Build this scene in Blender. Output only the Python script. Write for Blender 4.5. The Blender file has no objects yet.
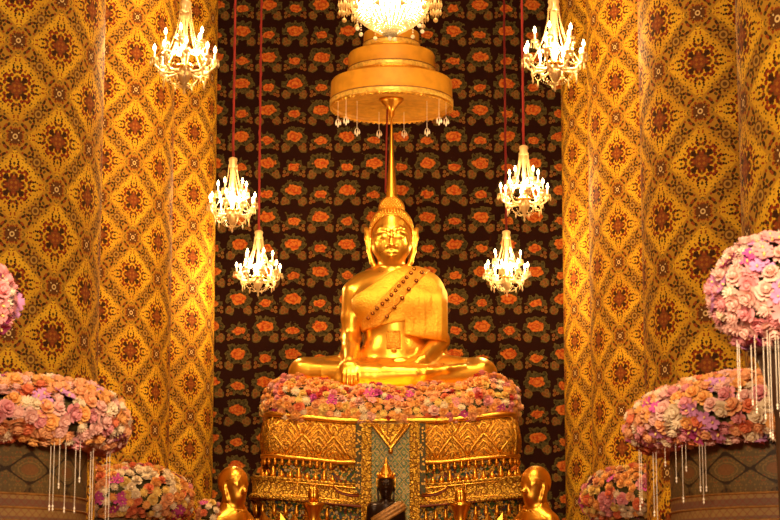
import bpy, math, random
import numpy as np
from mathutils import Vector, Matrix, Quaternion
random.seed(7); rng = np.random.default_rng(7)
PI = math.pi
scene = bpy.context.scene
COL = scene.collection

# ------------------------------------------------------------------ camera model
F = 2000.0; EYE = 1.2; PITCH = math.atan(360 / F)
CP, SP = math.cos(PITCH), math.sin(PITCH)
def at(px, py, Y):
    """point at depth Y seen at photo pixel px, py"""
    a = (px - 390) / F; b = (260 - py) / F
    dy = CP - b * SP; dz = SP + b * CP
    t = Y / dy
    return Vector((a * t, Y, EYE + dz * t))

cam = bpy.data.objects.new('camera', bpy.data.cameras.new('camera'))
COL.objects.link(cam); scene.camera = cam
cam.location = (0, 0, EYE); cam.rotation_euler = (PI / 2 + PITCH, 0, 0)
cam.data.sensor_width = 36; cam.data.lens = 36 * F / 780
cam.data.clip_end = 200
cam.data.dof.use_dof = True; cam.data.dof.focus_distance = 31.5; cam.data.dof.aperture_fstop = 8

# ------------------------------------------------------------------ objects
def new_mesh(name, verts, faces, mats, midx=None, smooth=True, uv=None):
    me = bpy.data.meshes.new(name)
    verts = np.asarray(verts, dtype=float)
    me.from_pydata([tuple(v) for v in verts], [], [tuple(f) for f in faces])
    if not isinstance(mats, (list, tuple)): mats = [mats]
    for m in mats: me.materials.append(m)
    if midx is not None: me.polygons.foreach_set('material_index', np.asarray(midx, dtype=np.int32))
    if smooth: me.polygons.foreach_set('use_smooth', np.ones(len(me.polygons), dtype=bool))
    if uv is not None:
        l = me.uv_layers.new(name='UVMap')
        li = np.zeros(len(me.loops), dtype=np.int32); me.loops.foreach_get('vertex_index', li)
        l.data.foreach_set('uv', np.asarray(uv, dtype=np.float32)[li].ravel())
    me.update()
    return me

class MB:
    """collects shapes for ONE mesh"""
    def __init__(s): s.v = []; s.f = []; s.m = []; s.n = 0
    def add(s, verts, faces, mat=0):
        o = s.n
        s.v.extend([tuple(x) for x in verts]); s.n += len(verts)
        for f in faces: s.f.append(tuple(i + o for i in f)); s.m.append(mat)
    def box(s, c, d, mat=0, rz=0.0):
        x, y, z = d[0] / 2, d[1] / 2, d[2] / 2; cs, sn = math.cos(rz), math.sin(rz)
        P = [(-x,-y,-z),(x,-y,-z),(x,y,-z),(-x,y,-z),(-x,-y,z),(x,-y,z),(x,y,z),(-x,y,z)]
        s.add([(c[0]+p[0]*cs-p[1]*sn, c[1]+p[0]*sn+p[1]*cs, c[2]+p[2]) for p in P],
              [(0,3,2,1),(4,5,6,7),(0,1,5,4),(1,2,6,5),(2,3,7,6),(3,0,4,7)], mat)
    def lathe(s, prof, c=(0,0,0), seg=16, mat=0, caps=True, wave=None):
        V = []; Fc = []; n = len(prof)
        for (r, z) in prof:
            for k in range(seg):
                a = 2 * PI * k / seg
                rr = r * (1 + (wave[1] * math.cos(wave[0] * a) if wave else 0))
                V.append((c[0] + rr * math.cos(a), c[1] + rr * math.sin(a), c[2] + z))
        for i in range(n - 1):
            for k in range(seg):
                k2 = (k + 1) % seg
                Fc.append((i*seg+k, i*seg+k2, (i+1)*seg+k2, (i+1)*seg+k))
        if caps:
            if prof[0][0] > 1e-5: Fc.append(tuple(range(seg))[::-1])
            if prof[-1][0] > 1e-5: Fc.append(tuple((n-1)*seg + k for k in range(seg)))
        s.add(V, Fc, mat)
    def tube(s, pts, r, seg=6, mat=0, flat=None):
        pts = [Vector(p) for p in pts]; n = len(pts)
        rs = r if isinstance(r, (list, tuple)) else [r] * n
        V = []; Fc = []
        t0 = (pts[1] - pts[0]).normalized()
        ref = Vector((0,0,1)) if abs(t0.z) < .9 else Vector((1,0,0))
        u = t0.cross(ref).normalized()
        for i in range(n):
            t = (pts[min(i+1,n-1)] - pts[max(i-1,0)])
            t = t.normalized() if t.length > 1e-9 else t0
            u = (u - t * u.dot(t)); u = u.normalized() if u.length > 1e-6 else t.orthogonal().normalized()
            w = t.cross(u)
            for k in range(seg):
                a = 2 * PI * k / seg
                V.append(pts[i] + (u * math.cos(a) + w * math.sin(a) * (flat or 1)) * rs[i])
        for i in range(n - 1):
            for k in range(seg):
                k2 = (k+1) % seg
                Fc.append((i*seg+k, i*seg+k2, (i+1)*seg+k2, (i+1)*seg+k))
        Fc.append(tuple(range(seg))[::-1]); Fc.append(tuple((n-1)*seg+k for k in range(seg)))
        s.add(V, Fc, mat)
    def ball(s, c, r, seg=8, rings=5, mat=0):
        if not isinstance(r, (tuple, list)): r = (r, r, r)
        V = [(c[0], c[1], c[2] - r[2])]; Fc = []
        for i in range(1, rings):
            ph = -PI/2 + PI * i / rings
            for k in range(seg):
                a = 2*PI*k/seg
                V.append((c[0]+r[0]*math.cos(ph)*math.cos(a), c[1]+r[1]*math.cos(ph)*math.sin(a), c[2]+r[2]*math.sin(ph)))
        V.append((c[0], c[1], c[2] + r[2])); last = len(V) - 1
        for k in range(seg): Fc.append((0, 1+(k+1)%seg, 1+k))
        for i in range(rings - 2):
            for k in range(seg):
                a = 1+i*seg; k2 = (k+1)%seg
                Fc.append((a+k, a+k2, a+seg+k2, a+seg+k))
        a = 1 + (rings-2)*seg
        for k in range(seg): Fc.append((a+k, a+(k+1)%seg, last))
        s.add(V, Fc, mat)
    def build(s, name, mats, parent=None, smooth=True, origin=None):
        v = np.array(s.v, dtype=float)
        if origin is not None: v = v - np.array(origin)
        me = new_mesh(name, v, s.f, mats, s.m, smooth)
        return link(name, me, parent)

def link(name, me, parent=None):
    o = bpy.data.objects.new(name, me); COL.objects.link(o)
    if parent is not None: o.parent = parent
    return o
def tag(o, label=None, cat=None, group=None, kind=None):
    if label: o['label'] = label
    if cat: o['category'] = cat
    if group: o['group'] = group
    if kind: o['kind'] = kind
    return o
def thing(name, label, cat, loc=(0,0,0), group=None):
    o = bpy.data.objects.new(name, None); COL.objects.link(o); o.location = loc
    o.empty_display_size = .1
    return tag(o, label, cat, group)
def copy_tree(o, parent=None):
    c = o.copy(); COL.objects.link(c)
    if parent is not None: c.parent = parent
    for ch in list(o.children): copy_tree(ch, c)
    return c

# ------------------------------------------------------------------ node helper
class X:
    """a float socket with arithmetic"""
    def __init__(s, nt, sock): s.nt = nt; s.s = sock
    def op(s, o, *args, clamp=False):
        n = s.nt.nodes.new('ShaderNodeMath'); n.operation = o; n.use_clamp = clamp
        for i, a in enumerate((s,) + args):
            if isinstance(a, X): s.nt.links.new(a.s, n.inputs[i])
            else: n.inputs[i].default_value = a
        return X(s.nt, n.outputs[0])
    def __add__(s, o): return s.op('ADD', o)
    __radd__ = __add__
    def __sub__(s, o): return s.op('SUBTRACT', o)
    def __rsub__(s, o): return (s * -1) + o
    def __mul__(s, o): return s.op('MULTIPLY', o)
    __rmul__ = __mul__
    def __truediv__(s, o): return s.op('DIVIDE', o)
    def fract(s): return s.op('FRACT')
    def floor(s): return s.op('FLOOR')
    def abs(s): return s.op('ABSOLUTE')
    def max(s, o): return s.op('MAXIMUM', o)
    def min(s, o): return s.op('MINIMUM', o)
    def cos(s): return s.op('COSINE')
    def sin(s): return s.op('SINE')
    def sqrt(s): return s.op('SQRT')
    def inv(s): return s.op('MULTIPLY_ADD', -1.0, 1.0)
    def step(s, e0, e1):
        """0 at e0, 1 at e1 (either order), clamped"""
        n = s.nt.nodes.new('ShaderNodeMapRange'); n.interpolation_type = 'SMOOTHSTEP'
        s.nt.links.new(s.s, n.inputs[0])
        rev = (not isinstance(e0, X)) and (not isinstance(e1, X)) and e0 > e1
        lo, hi = (e1, e0) if rev else (e0, e1)
        for i, e in ((1, lo), (2, hi)):
            if isinstance(e, X): s.nt.links.new(e.s, n.inputs[i])
            else: n.inputs[i].default_value = e
        n.inputs[3].default_value = 1.0 if rev else 0.0; n.inputs[4].default_value = 0.0 if rev else 1.0
        return X(s.nt, n.outputs[0])

class Mat:
    def __init__(s, name, rough=.5, metal=0.0, spec=.5, col=(.8,.8,.8)):
        s.m = bpy.data.materials.new(name); s.m.use_nodes = True; s.nt = s.m.node_tree
        s.b = s.nt.nodes['Principled BSDF']
        s.b.inputs['Roughness'].default_value = rough; s.b.inputs['Metallic'].default_value = metal
        s.b.inputs['Specular IOR Level'].default_value = spec
        s.b.inputs['Base Color'].default_value = (*col, 1)
    def node(s, t): return s.nt.nodes.new(t)
    def coords(s, which='UV'):
        tc = s.node('ShaderNodeTexCoord'); sp = s.node('ShaderNodeSeparateXYZ')
        s.nt.links.new(tc.outputs[which], sp.inputs[0])
        return tuple(X(s.nt, sp.outputs[i]) for i in range(3))
    def vec(s, x, y, z=0.0):
        c = s.node('ShaderNodeCombineXYZ')
        for i, a in enumerate((x, y, z)):
            if isinstance(a, X): s.nt.links.new(a.s, c.inputs[i])
            else: c.inputs[i].default_value = a
        return c.outputs[0]
    def voronoi(s, vec, scale, feature='F1', rnd=1.0, dim='3D'):
        n = s.node('ShaderNodeTexVoronoi'); n.feature = feature; n.voronoi_dimensions = dim
        if vec is not None: s.nt.links.new(vec, n.inputs['Vector'])
        n.inputs['Scale'].default_value = scale; n.inputs['Randomness'].default_value = rnd
        d = X(s.nt, n.outputs['Distance'])
        if feature == 'DISTANCE_TO_EDGE': return d, None
        sp = s.node('ShaderNodeSeparateColor'); s.nt.links.new(n.outputs['Color'], sp.inputs[0])
        return d, tuple(X(s.nt, sp.outputs[i]) for i in range(3))
    def noise(s, vec, scale, detail=3, rough=.5):
        n = s.node('ShaderNodeTexNoise'); n.inputs['Scale'].default_value = scale
        n.inputs['Detail'].default_value = detail; n.inputs['Roughness'].default_value = rough
        if vec is not None: s.nt.links.new(vec, n.inputs['Vector'])
        return X(s.nt, n.outputs['Fac'])
    def mix(s, fac, a, b):
        n = s.node('ShaderNodeMix'); n.data_type = 'RGBA'
        if isinstance(fac, X): s.nt.links.new(fac.s, n.inputs[0])
        else: n.inputs[0].default_value = fac
        for i, c in ((6, a), (7, b)):
            if isinstance(c, tuple): n.inputs[i].default_value = (*c, 1)
            else: s.nt.links.new(c, n.inputs[i])
        return n.outputs[2]
    def set(s, sock, v):
        if isinstance(v, X): v = v.s
        s.nt.links.new(v, s.b.inputs[sock])
    def bump(s, h, strength=.3, dist=.02):
        n = s.node('ShaderNodeBump'); n.inputs['Strength'].default_value = strength
        n.inputs['Distance'].default_value = dist
        s.nt.links.new(h.s, n.inputs['Height']); s.nt.links.new(n.outputs[0], s.b.inputs['Normal'])
def hyp(a, b): return (a * a + b * b).sqrt()
def simple(name, col, rough=.5, metal=0.0, spec=.5, noise=None):
    m = Mat(name, rough, metal, spec, col)
    if noise:
        f = m.noise(m.node('ShaderNodeTexCoord').outputs['Object'], noise[0], 4)
        m.set('Base Color', m.mix(f.step(.35, .7), col, tuple(c * noise[1] for c in col)))
        if len(noise) > 2: m.bump(f, noise[2], .02)
    return m.m
# ------------------------------------------------------------------ materials
def mat_column():
    m = Mat('painted_column', .7, 0.0, .12)
    u, v, _ = m.coords('UV')
    p = u + v; q = u - v
    a = p.fract() - .5; b = q.fract() - .5
    A = a.abs(); B = b.abs()
    du = (a + b) * .5; dv = (a - b) * .5
    r = hyp(du, dv)
    DU = du.abs(); DV = dv.abs()
    n = m.node('ShaderNodeMath'); n.operation = 'ARCTAN2'
    m.nt.links.new(dv.s, n.inputs[0]); m.nt.links.new(du.s, n.inputs[1]); th = X(m.nt, n.outputs[0])
    # ornament dots, folded so that every medallion is symmetric
    vd, vc = m.voronoi(m.vec(DU.max(DV), DU.min(DV)), 34)
    ring = (th * 8).cos() * .03 + (th * 4).cos() * .03 + .245
    t = r / ring
    thr = t.step(1.45, .45) * .55 + .13
    med = (vd - thr).step(.03, -.05) * t.step(1.30, 1.16)
    # bands along the lattice
    mx = A.max(B); mn = A.min(B)
    band = mx.step(.365, .385)
    fringe = mx.step(.345, .36)
    bd, bc = m.voronoi(m.vec(mx, mn, 3.0), 24)
    bdot = (bd - .50).step(.06, -.05)
    rc = hyp(.5 - A, .5 - B)             # rosette where bands cross
    re = hyp(.5 - mx, mn)                # rosette mid way on a band
    patch = m.noise(m.vec(u, v), 2.2, 3)
    fine = m.noise(m.vec(u, v), 30, 2)
    gold = m.mix(patch.step(.3, .7), (.84, .49, .026), (.62, .32, .018))
    gold = m.mix(fine.step(.45, .75) * .35, gold, (.45, .2, .02))
    dark = m.mix(vc[0].step(.55, .6), (.05, .014, .004), (.10, .055, .010))
    dark = m.mix(vc[1].step(.7, .75), dark, (.27, .04, .008))
    col = m.mix(med, gold, dark)
    col = m.mix(t.step(.36, .26) * .8, col, (.27, .06, .014))
    col = m.mix((t - .40).abs().step(.07, .03) * .75, col, (.06, .018, .005))
    bdark = m.mix(bc[0].step(.5, .55), (.055, .018, .005), (.10, .06, .011))
    bdark = m.mix(bc[1].step(.66, .7), bdark, (.30, .06, .01))
    bcol = m.mix(bdot, (.46, .235, .022), bdark)
    fr = fringe * (bd - .36).step(.05, -.05)
    col = m.mix(fr, col, bdark)
    col = m.mix(band, col, bcol)
    col = m.mix(re.step(.085, .07), col, (.14, .06, .012))
    col = m.mix((re - .045).abs().step(.018, .008), col, (.46, .25, .04))
    cr = rc + (th * 1.0) * 0.0
    col = m.mix(cr.step(.12, .10), col, (.13, .045, .01))
    col = m.mix((cr - .075).abs().step(.02, .008) * (bd - .45).step(.05, -.05), col, (.75, .55, .22))
    col = m.mix((cr - .03).abs().step(.014, .006), col, (.75, .52, .2))
    m.set('Base Color', col)
    m.set('Roughness', fine * .2 + .62)
    m.bump(med + band * bdot + fine * .5, .12, .01)
    return m.m

def mat_wallpaper():
    m = Mat('wallpaper', .85, 0.0, .08)
    u, v, _ = m.coords('UV')
    i = u.floor(); j = v.floor()
    par = ((i + j) * .5).fract() * 2          # 0 big, 1 small
    lx = u.fract() - .5; ly = v.fract() - .5 + par * .15 - .04
    big = par.inv()
    ax = lx.abs()
    nz = m.noise(m.vec(u, v), 5.5, 3)
    nw = m.noise(m.vec(u, v, 7.0), 9.0, 2)
    n = m.node('ShaderNodeMath'); n.operation = 'ARCTAN2'
    yy = ly - .06
    m.nt.links.new(yy.s, n.inputs[0]); m.nt.links.new(ax.s, n.inputs[1]); th = X(m.nt, n.outputs[0])
    r = hyp(lx * .92, yy * 1.12)
    lobes = (th * 7 + .6).cos() * .05 + (nz - .5) * .46 + (nw - .5) * .24
    leafR = big * .11 + .315
    leaf = (r - leafR - lobes).step(.02, -.03)
    vein = (th * 12).cos().step(.2, .95)
    fl = hyp(lx * .80, yy * 1.25)
    flR = big * .06 + .18 + (nz - .5) * .26 + (nw - .5) * .10
    flower = (fl - flR).step(.015, -.03)
    # small buds under the flower
    vd, vc = m.voronoi(m.vec(u, v), 6.5)
    lb = ly - par * .16
    s1 = hyp(ax - .36, lb + .27); s2 = hyp(ax - .25, lb + .36); s3 = hyp(ax - .37, lb + .41)
    sb = s1.min(s2).min(s3) + par * .02 + (nw - .5) * .05
    bud = sb.step(.09, .07)
    leaf = leaf.max((hyp(ax - .33, ly + .36) - .17 - (nz - .5) * .3).step(.02, -.03) * big)
    ground = m.mix(nw, (.014, .0030, .0016), (.022, .0045, .002))
    leafc = m.mix(vein * .4 + nw.step(.35, .65) * .7, (.016, .012, .005), (.085, .064, .020))
    leafc = m.mix((r - leafR - lobes).step(-.07, -.02) , leafc, (.10, .070, .02))
    flc = m.mix(nw.step(.35, .62), (.40, .05, .010), (.55, .165, .02))
    flc = m.mix((fl - flR * .5).abs().step(.03, .0) * .6, flc, (.16, .02, .005))
    budc = m.mix(nw.step(.4, .55), (.22, .05, .012), (.20, .10, .022))
    budc = m.mix((sb - .03).abs().step(.03, .01) * .7, budc, (.10, .05, .012))
    col = m.mix(leaf, ground, leafc)
    col = m.mix(bud, col, budc)
    col = m.mix(flower, col, flc)
    m.set('Base Color', col)
    return m.m

def mat_gold(name, col=(.95, .57, .085), rough=.24, bump=None, metal=1.0):
    m = Mat(name, rough, metal, .5, col)
    oc = m.node('ShaderNodeTexCoord').outputs['Object']
    f = m.noise(oc, 6, 4)
    m.set('Roughness', f * .14 + (rough - .07))
    m.set('Base Color', m.mix(f.step(.4, .75) * .35, col, (col[0] * .85, col[1] * .72, col[2] * .6)))
    if bump:
        g = m.noise(oc, bump[0], 5)
        m.bump(g, bump[1], bump[2])
    return m.m

def mat_carved(name, scale=16, col=(.92, .55, .06), lo=(.30, .12, .012), strength=.9):
    """gilded carving: scrolling relief"""
    m = Mat(name, .4, .55, .5, col)
    oc = m.node('ShaderNodeTexCoord').outputs['Object']
    d, c = m.voronoi(oc, scale, 'F1')
    f = m.noise(oc, scale * 1.5, 3)
    w = ((d * 14) + f * 5).sin() * .5 + .5
    h = w * .6 + d.inv() * .6
    m.set('Base Color', m.mix(h.step(.25, .75), lo, col))
    m.bump(h, strength, .03)
    return m.m

def mat_mosaic(name, cols, scale=26, gold=.45):
    m = Mat(name, .4, 0, .12)
    oc = m.node('ShaderNodeTexCoord').outputs['Object']
    d, c = m.voronoi(oc, scale, 'F1')
    e, _ = m.voronoi(oc, scale, 'DISTANCE_TO_EDGE')
    col = cols[0]
    for k, cc in enumerate(cols[1:]):
        th = (k + 1) / len(cols)
        col = m.mix(c[0].step(th - .01, th + .01), col, cc)
    col = m.mix(c[1].step(1 - gold, 1 - gold + .02), col, (.72, .40, .06))
    col = m.mix(e.step(.10, .05), col, (.10, .045, .008))
    m.set('Base Color', col)
    m.bump(c[2], .6, .02)
    return m.m

def mat_panel():
    """green glass mosaic laid in gold lozenges"""
    m = Mat('green_mosaic', .35, .1, .35)
    x, y, z = m.coords('Object')
    p = (x * 7.5 + z * 6).fract() - .5; q = (x * 7.5 - z * 6).fract() - .5
    oc = m.node('ShaderNodeTexCoord').outputs['Object']
    d, c = m.voronoi(oc, 40)
    mx = p.abs().max(q.abs()); rr = hyp(p, q)
    col = m.mix(c[0].step(.3, .7), (.022, .055, .004), (.10, .13, .010))
    col = m.mix(c[1].step(.72, .78), col, (.24, .17, .03))
    col = m.mix(mx.step(.42, .46) * .7, col, (.42, .25, .03))
    col = m.mix((rr - .14).abs().step(.06, .03) * .8, col, (.45, .23, .04))
    m.set('Base Color', col); m.bump(c[2] + mx.step(.4, .44) * 2, .7, .02)
    return m.m

def mat_brocade():
    """dark woven silk with pointed medallions and gold stripes near the foot"""
    m = Mat('brocade', .6, 0.0, .3)
    u, v, _ = m.coords('UV')      # u around in pattern widths, v metres below the rim
    w = v * 4.2 + .1
    cu = (u * 2 * PI).cos(); cw = (w * 2 * PI).cos(); c2 = (w * 4 * PI).cos()
    f = cu * (cw * .35 + 1.0) + (w * 2 * PI + 1.57).cos() * .25 + cw + c2 * .22
    fa = f.abs()
    nz = m.noise(m.vec(u * 2.0, v * 9.0), 6.0, 3)
    vd, vc = m.voronoi(m.vec(((u * 2).fract() - .5).abs() * 1.6, v * 9.0), 6.5)
    base = m.mix(m.noise(m.vec(u, v), 40, 2), (.085, .055, .020), (.13, .088, .032))
    col = m.mix((vd - .40).step(.05, -.05) * .85, base, (.19, .11, .032))
    col = m.mix((vc[1] - .75).step(0, .02) * (vd - .35).step(.05, -.05), col, (.20, .06, .018))
    col = m.mix((fa + (nz - .5) * .3 - .16).step(.08, -.04), col, (.028, .015, .007))
    col = m.mix((f - 1.55 + (nz - .5) * .5).step(0, .3) * .7, col, (.19, .07, .022))
    col = m.mix((f - 1.2 + (nz - .5) * .6).abs().step(.2, .06) * .7, col, (.22, .13, .04))
    teeth = ((u * 10).fract() - .5).abs()
    tz = (v - .33).step(-.06, .06)
    col = m.mix(tz * (teeth * .12 + .31 - v).step(.01, -.01), col, (.10, .05, .016))
    s1 = v.step(.365, .372)
    stripe = m.mix((((v - .37) * 9).fract() - .5).abs().step(.20, .25), (.15, .075, .04), (.24, .14, .045))
    zig = (((u * 6).fract() - .5).abs() + ((v * 18).fract() - .5).abs())
    stripe = m.mix((zig - .5).abs().step(.1, .03) * .7, stripe, (.16, .03, .02))
    col = m.mix(s1, col, stripe)
    m.set('Base Color', col)
    return m.m

M = {}
M['column'] = mat_column()
M['wallpaper'] = mat_wallpaper()
M['gold'] = mat_gold('gilded_bronze', (.92, .51, .065), .30, None, .92)
M['gold_old'] = mat_gold('warm_gilding', (.90, .46, .055), .32)
M['robe'] = mat_gold('gold_cloth', (.82, .44, .042), .52, (30, .6, .03), .75)
M['sash'] = mat_gold('gold_brocade', (.74, .36, .04), .45, (45, 1.0, .03), .75)
M['jewel'] = simple('ruby_glass', (.16, .02, .008), .15, .3, .8)
M['curl'] = mat_gold('gilded_curls', (.86, .45, .06), .36)
M['carved'] = mat_carved('carved_gilding')
M['relief'] = mat_carved('gilded_relief', 9, (.85, .46, .06), (.16, .05, .006), .5)
M['trim'] = mat_gold('gilded_trim', (.92, .50, .07), .3, (50, .4, .02))
M['mosaic'] = mat_mosaic('glass_mosaic', [(.02, .09, .03), (.03, .06, .10), (.18, .04, .015), (.10, .16, .04), (.5, .42, .25)])
M['panel'] = mat_panel()
M['greendark'] = mat_mosaic('dark_green_mosaic', [(.03, .05, .012), (.05, .07, .015), (.08, .05, .012)], 34, .25)
M['red'] = simple('red_lacquer', (.32, .03, .012), .35)
M['darkbronze'] = simple('blackened_bronze', (.022, .008, .004), .28, .55, .6)
M['brocade'] = mat_brocade()
M['canopy'] = simple('gold_silk', (.64, .29, .018), .6, .1, .4, (5, .8, .15))
M['lining'] = simple('silk_lining', (.62, .28, .02), .6, 0, .4, (9, .75))
M['cord'] = simple('red_cord', (.26, .014, .008), .85)
M['floor'] = simple('red_carpet', (.20, .035, .015), .9, 0, .2, (3, .7))
M['plaster'] = simple('ochre_plaster', (.50, .26, .06), .8, 0, .3, (2, .8))
M['ceiling'] = simple('ceiling_lacquer', (.30, .06, .02), .6, 0, .4, (2, .7))
M['leaf'] = simple('dark_leaf', (.10, .075, .02), .7, 0, .3, (14, .5, .4))
M['pearl'] = simple('pearl', (.92, .82, .68), .25, 0, .6)
M['standwood'] = simple('dark_wood', (.05, .022, .010), .45, 0, .5, (6, .6))
M['candle'] = simple('candle_sleeve', (.9, .78, .5), .4)
def mat_crystal(name, col, transl):
    m = Mat(name, .12, 0, .9, col)
    t = m.node('ShaderNodeBsdfTranslucent'); t.inputs[0].default_value = (*col, 1)
    mx = m.node('ShaderNodeMixShader'); mx.inputs[0].default_value = transl
    m.nt.links.new(m.b.outputs[0], mx.inputs[1]); m.nt.links.new(t.outputs[0], mx.inputs[2])
    m.nt.links.new(mx.outputs[0], m.nt.nodes['Material Output'].inputs[0])
    return m.m
M['crystal'] = mat_crystal('crystal', (.70, .50, .22), .35)
M['basket'] = mat_crystal('lit_crystal', (.98, .92, .75), .75)
M['redpaint'] = simple('faded_red_paint', (.22, .04, .012), .5)
M['brass'] = mat_gold('brass', (.95, .62, .18), .25)
def mat_bulb(strength):
    m = Mat('lit_bulb', .3, 0, .5, (1, .85, .5))
    m.b.inputs['Emission Color'].default_value = (1.0, .74, .34, 1)
    m.b.inputs['Emission Strength'].default_value = strength
    m.m.cycles.emission_sampling = 'NONE'
    return m.m
M['bulb'] = mat_bulb(20)
FL = {}
for k, c in dict(peach=(.94, .46, .21), pink=(.88, .36, .38), cream=(.95, .76, .52), coral=(.88, .25, .11), apricot=(.95, .47, .14),
                 magenta=(.66, .10, .38), lilac=(.70, .30, .60), blush=(.93, .54, .46), red=(.62, .08, .06), white=(.93, .74, .58), yellow=(.95, .66, .20)).items():
    m = Mat('petal_' + k, .75, 0, .15, tuple(x * .85 for x in c))
    m.b.inputs['Subsurface Weight'].default_value = 0
    FL[k] = m.m
M['bandback'] = mat_carved('chased_gilding', 22, (.72, .36, .03), (.22, .08, .008), .5)
M['canopytrim'] = simple('gold_brocade_trim', (.92, .56, .10), .4, .3, .5, (18, .6, .3))
M['sashcloth'] = simple('faded_gold_cloth', (.34, .15, .03), .55, .2, .5, (26, .6, .4))
L_FRONT_FILL = 2.7; L_SMALL = 1.8; L_BIG = 1.3; L_FLOOD = .46; L_HALL = .62; L_NAVE = 2.1; L_THRONE_FILL = 1.3; L_WORLD = .25
# ------------------------------------------------------------------ smooth solids (signed distances meshed with surface nets)
class Solid:
    def __init__(s, lo, hi, h):
        s.lo = np.array(lo, float); s.h = h
        s.n = np.ceil((np.array(hi) - s.lo) / h).astype(int) + 1
        s.ax = [s.lo[i] + h * np.arange(s.n[i]) for i in range(3)]
        s.D = np.full(s.n, 9.0, dtype=np.float32)
        s.prims = []
    def _box(s, lo, hi):
        a = np.clip(np.floor((np.array(lo) - s.lo) / s.h).astype(int), 0, s.n)
        b = np.clip(np.ceil((np.array(hi) - s.lo) / s.h).astype(int) + 1, 0, s.n)
        return tuple(slice(a[i], b[i]) for i in range(3))
    def _put(s, fn, lo, hi, k, cut=False, D=None):
        D = s.D if D is None else D
        m = k * 2 + .10
        sl = s._box(np.array(lo) - m, np.array(hi) + m)
        g = np.meshgrid(*[s.ax[i][sl[i]] for i in range(3)], indexing='ij')
        if g[0].size == 0: return
        d = fn(*g).astype(np.float32)
        D[sl] = smax(D[sl], -d, k) if cut else smin(D[sl], d, k)
    def ell(s, c, r, k=.02, cut=False, D=None):
        c = np.array(c, float); r = np.array(r, float)
        def fn(x, y, z):
            px, py, pz = x - c[0], y - c[1], z - c[2]
            k0 = np.sqrt((px/r[0])**2 + (py/r[1])**2 + (pz/r[2])**2)
            k1 = np.sqrt((px/r[0]**2)**2 + (py/r[1]**2)**2 + (pz/r[2]**2)**2)
            return k0 * (k0 - 1) / np.maximum(k1, 1e-6)
        if not cut and D is None: s.prims.append((fn, k))
        s._put(fn, c - r, c + r, k, cut, D)
    def cone(s, a, b, ra, rb, k=.02, cut=False, D=None, flat=None):
        a = np.array(a, float); b = np.array(b, float); ab = b - a; L2 = max(ab @ ab, 1e-9)
        f = np.array(flat if flat is not None else (1, 1, 1), float)
        def fn(x, y, z):
            t = np.clip(((x-a[0])*ab[0] + (y-a[1])*ab[1] + (z-a[2])*ab[2]) / L2, 0, 1)
            return np.sqrt(((x-a[0]-t*ab[0])/f[0])**2 + ((y-a[1]-t*ab[1])/f[1])**2 + ((z-a[2]-t*ab[2])/f[2])**2) - (ra + (rb-ra)*t)
        if not cut and D is None: s.prims.append((fn, k))
        R = max(ra, rb) * max(f)
        s._put(fn, np.minimum(a, b) - R, np.maximum(a, b) + R, k, cut, D)
    def chain(s, pts, rs, k=.02, cut=False, D=None, flat=None):
        for i in range(len(pts) - 1): s.cone(pts[i], pts[i+1], rs[i], rs[i+1], k, cut, D, flat)
    def rbox(s, c, d, r, k=.02, cut=False, D=None):
        c = np.array(c, float); d = np.array(d, float)
        def fn(x, y, z):
            q = [np.abs(v - c[i]) - (d[i] - r) for i, v in enumerate((x, y, z))]
            return np.sqrt(sum(np.maximum(t, 0)**2 for t in q)) + np.minimum(np.maximum(np.maximum(q[0], q[1]), q[2]), 0) - r
        if not cut and D is None: s.prims.append((fn, k))
        s._put(fn, c - d, c + d, k, cut, D)
    def value(s, p):
        d = 9.0
        x, y, z = (np.array([v], float) for v in p)
        for fn, k in s.prims: d = float(smin(np.array([d]), fn(x, y, z), k)[0])
        return d
    def front(s, x, z, y0):
        """first surface met going +y"""
        y = y0
        for _ in range(80):
            d = s.value((x, y, z))
            if d < .002: break
            y += max(d * .7, .002)
            if y > y0 + 4: break
        return y
    def grid(s): return np.meshgrid(*s.ax, indexing='ij')
    def mesh(s, D=None): return nets(s.D if D is None else D, s.lo, s.h)

def smin(a, b, k):
    h = np.maximum(k - np.abs(a - b), 0) / k
    return np.minimum(a, b) - h * h * k * .25
def smax(a, b, k): return -smin(-a, -b, k)

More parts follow.
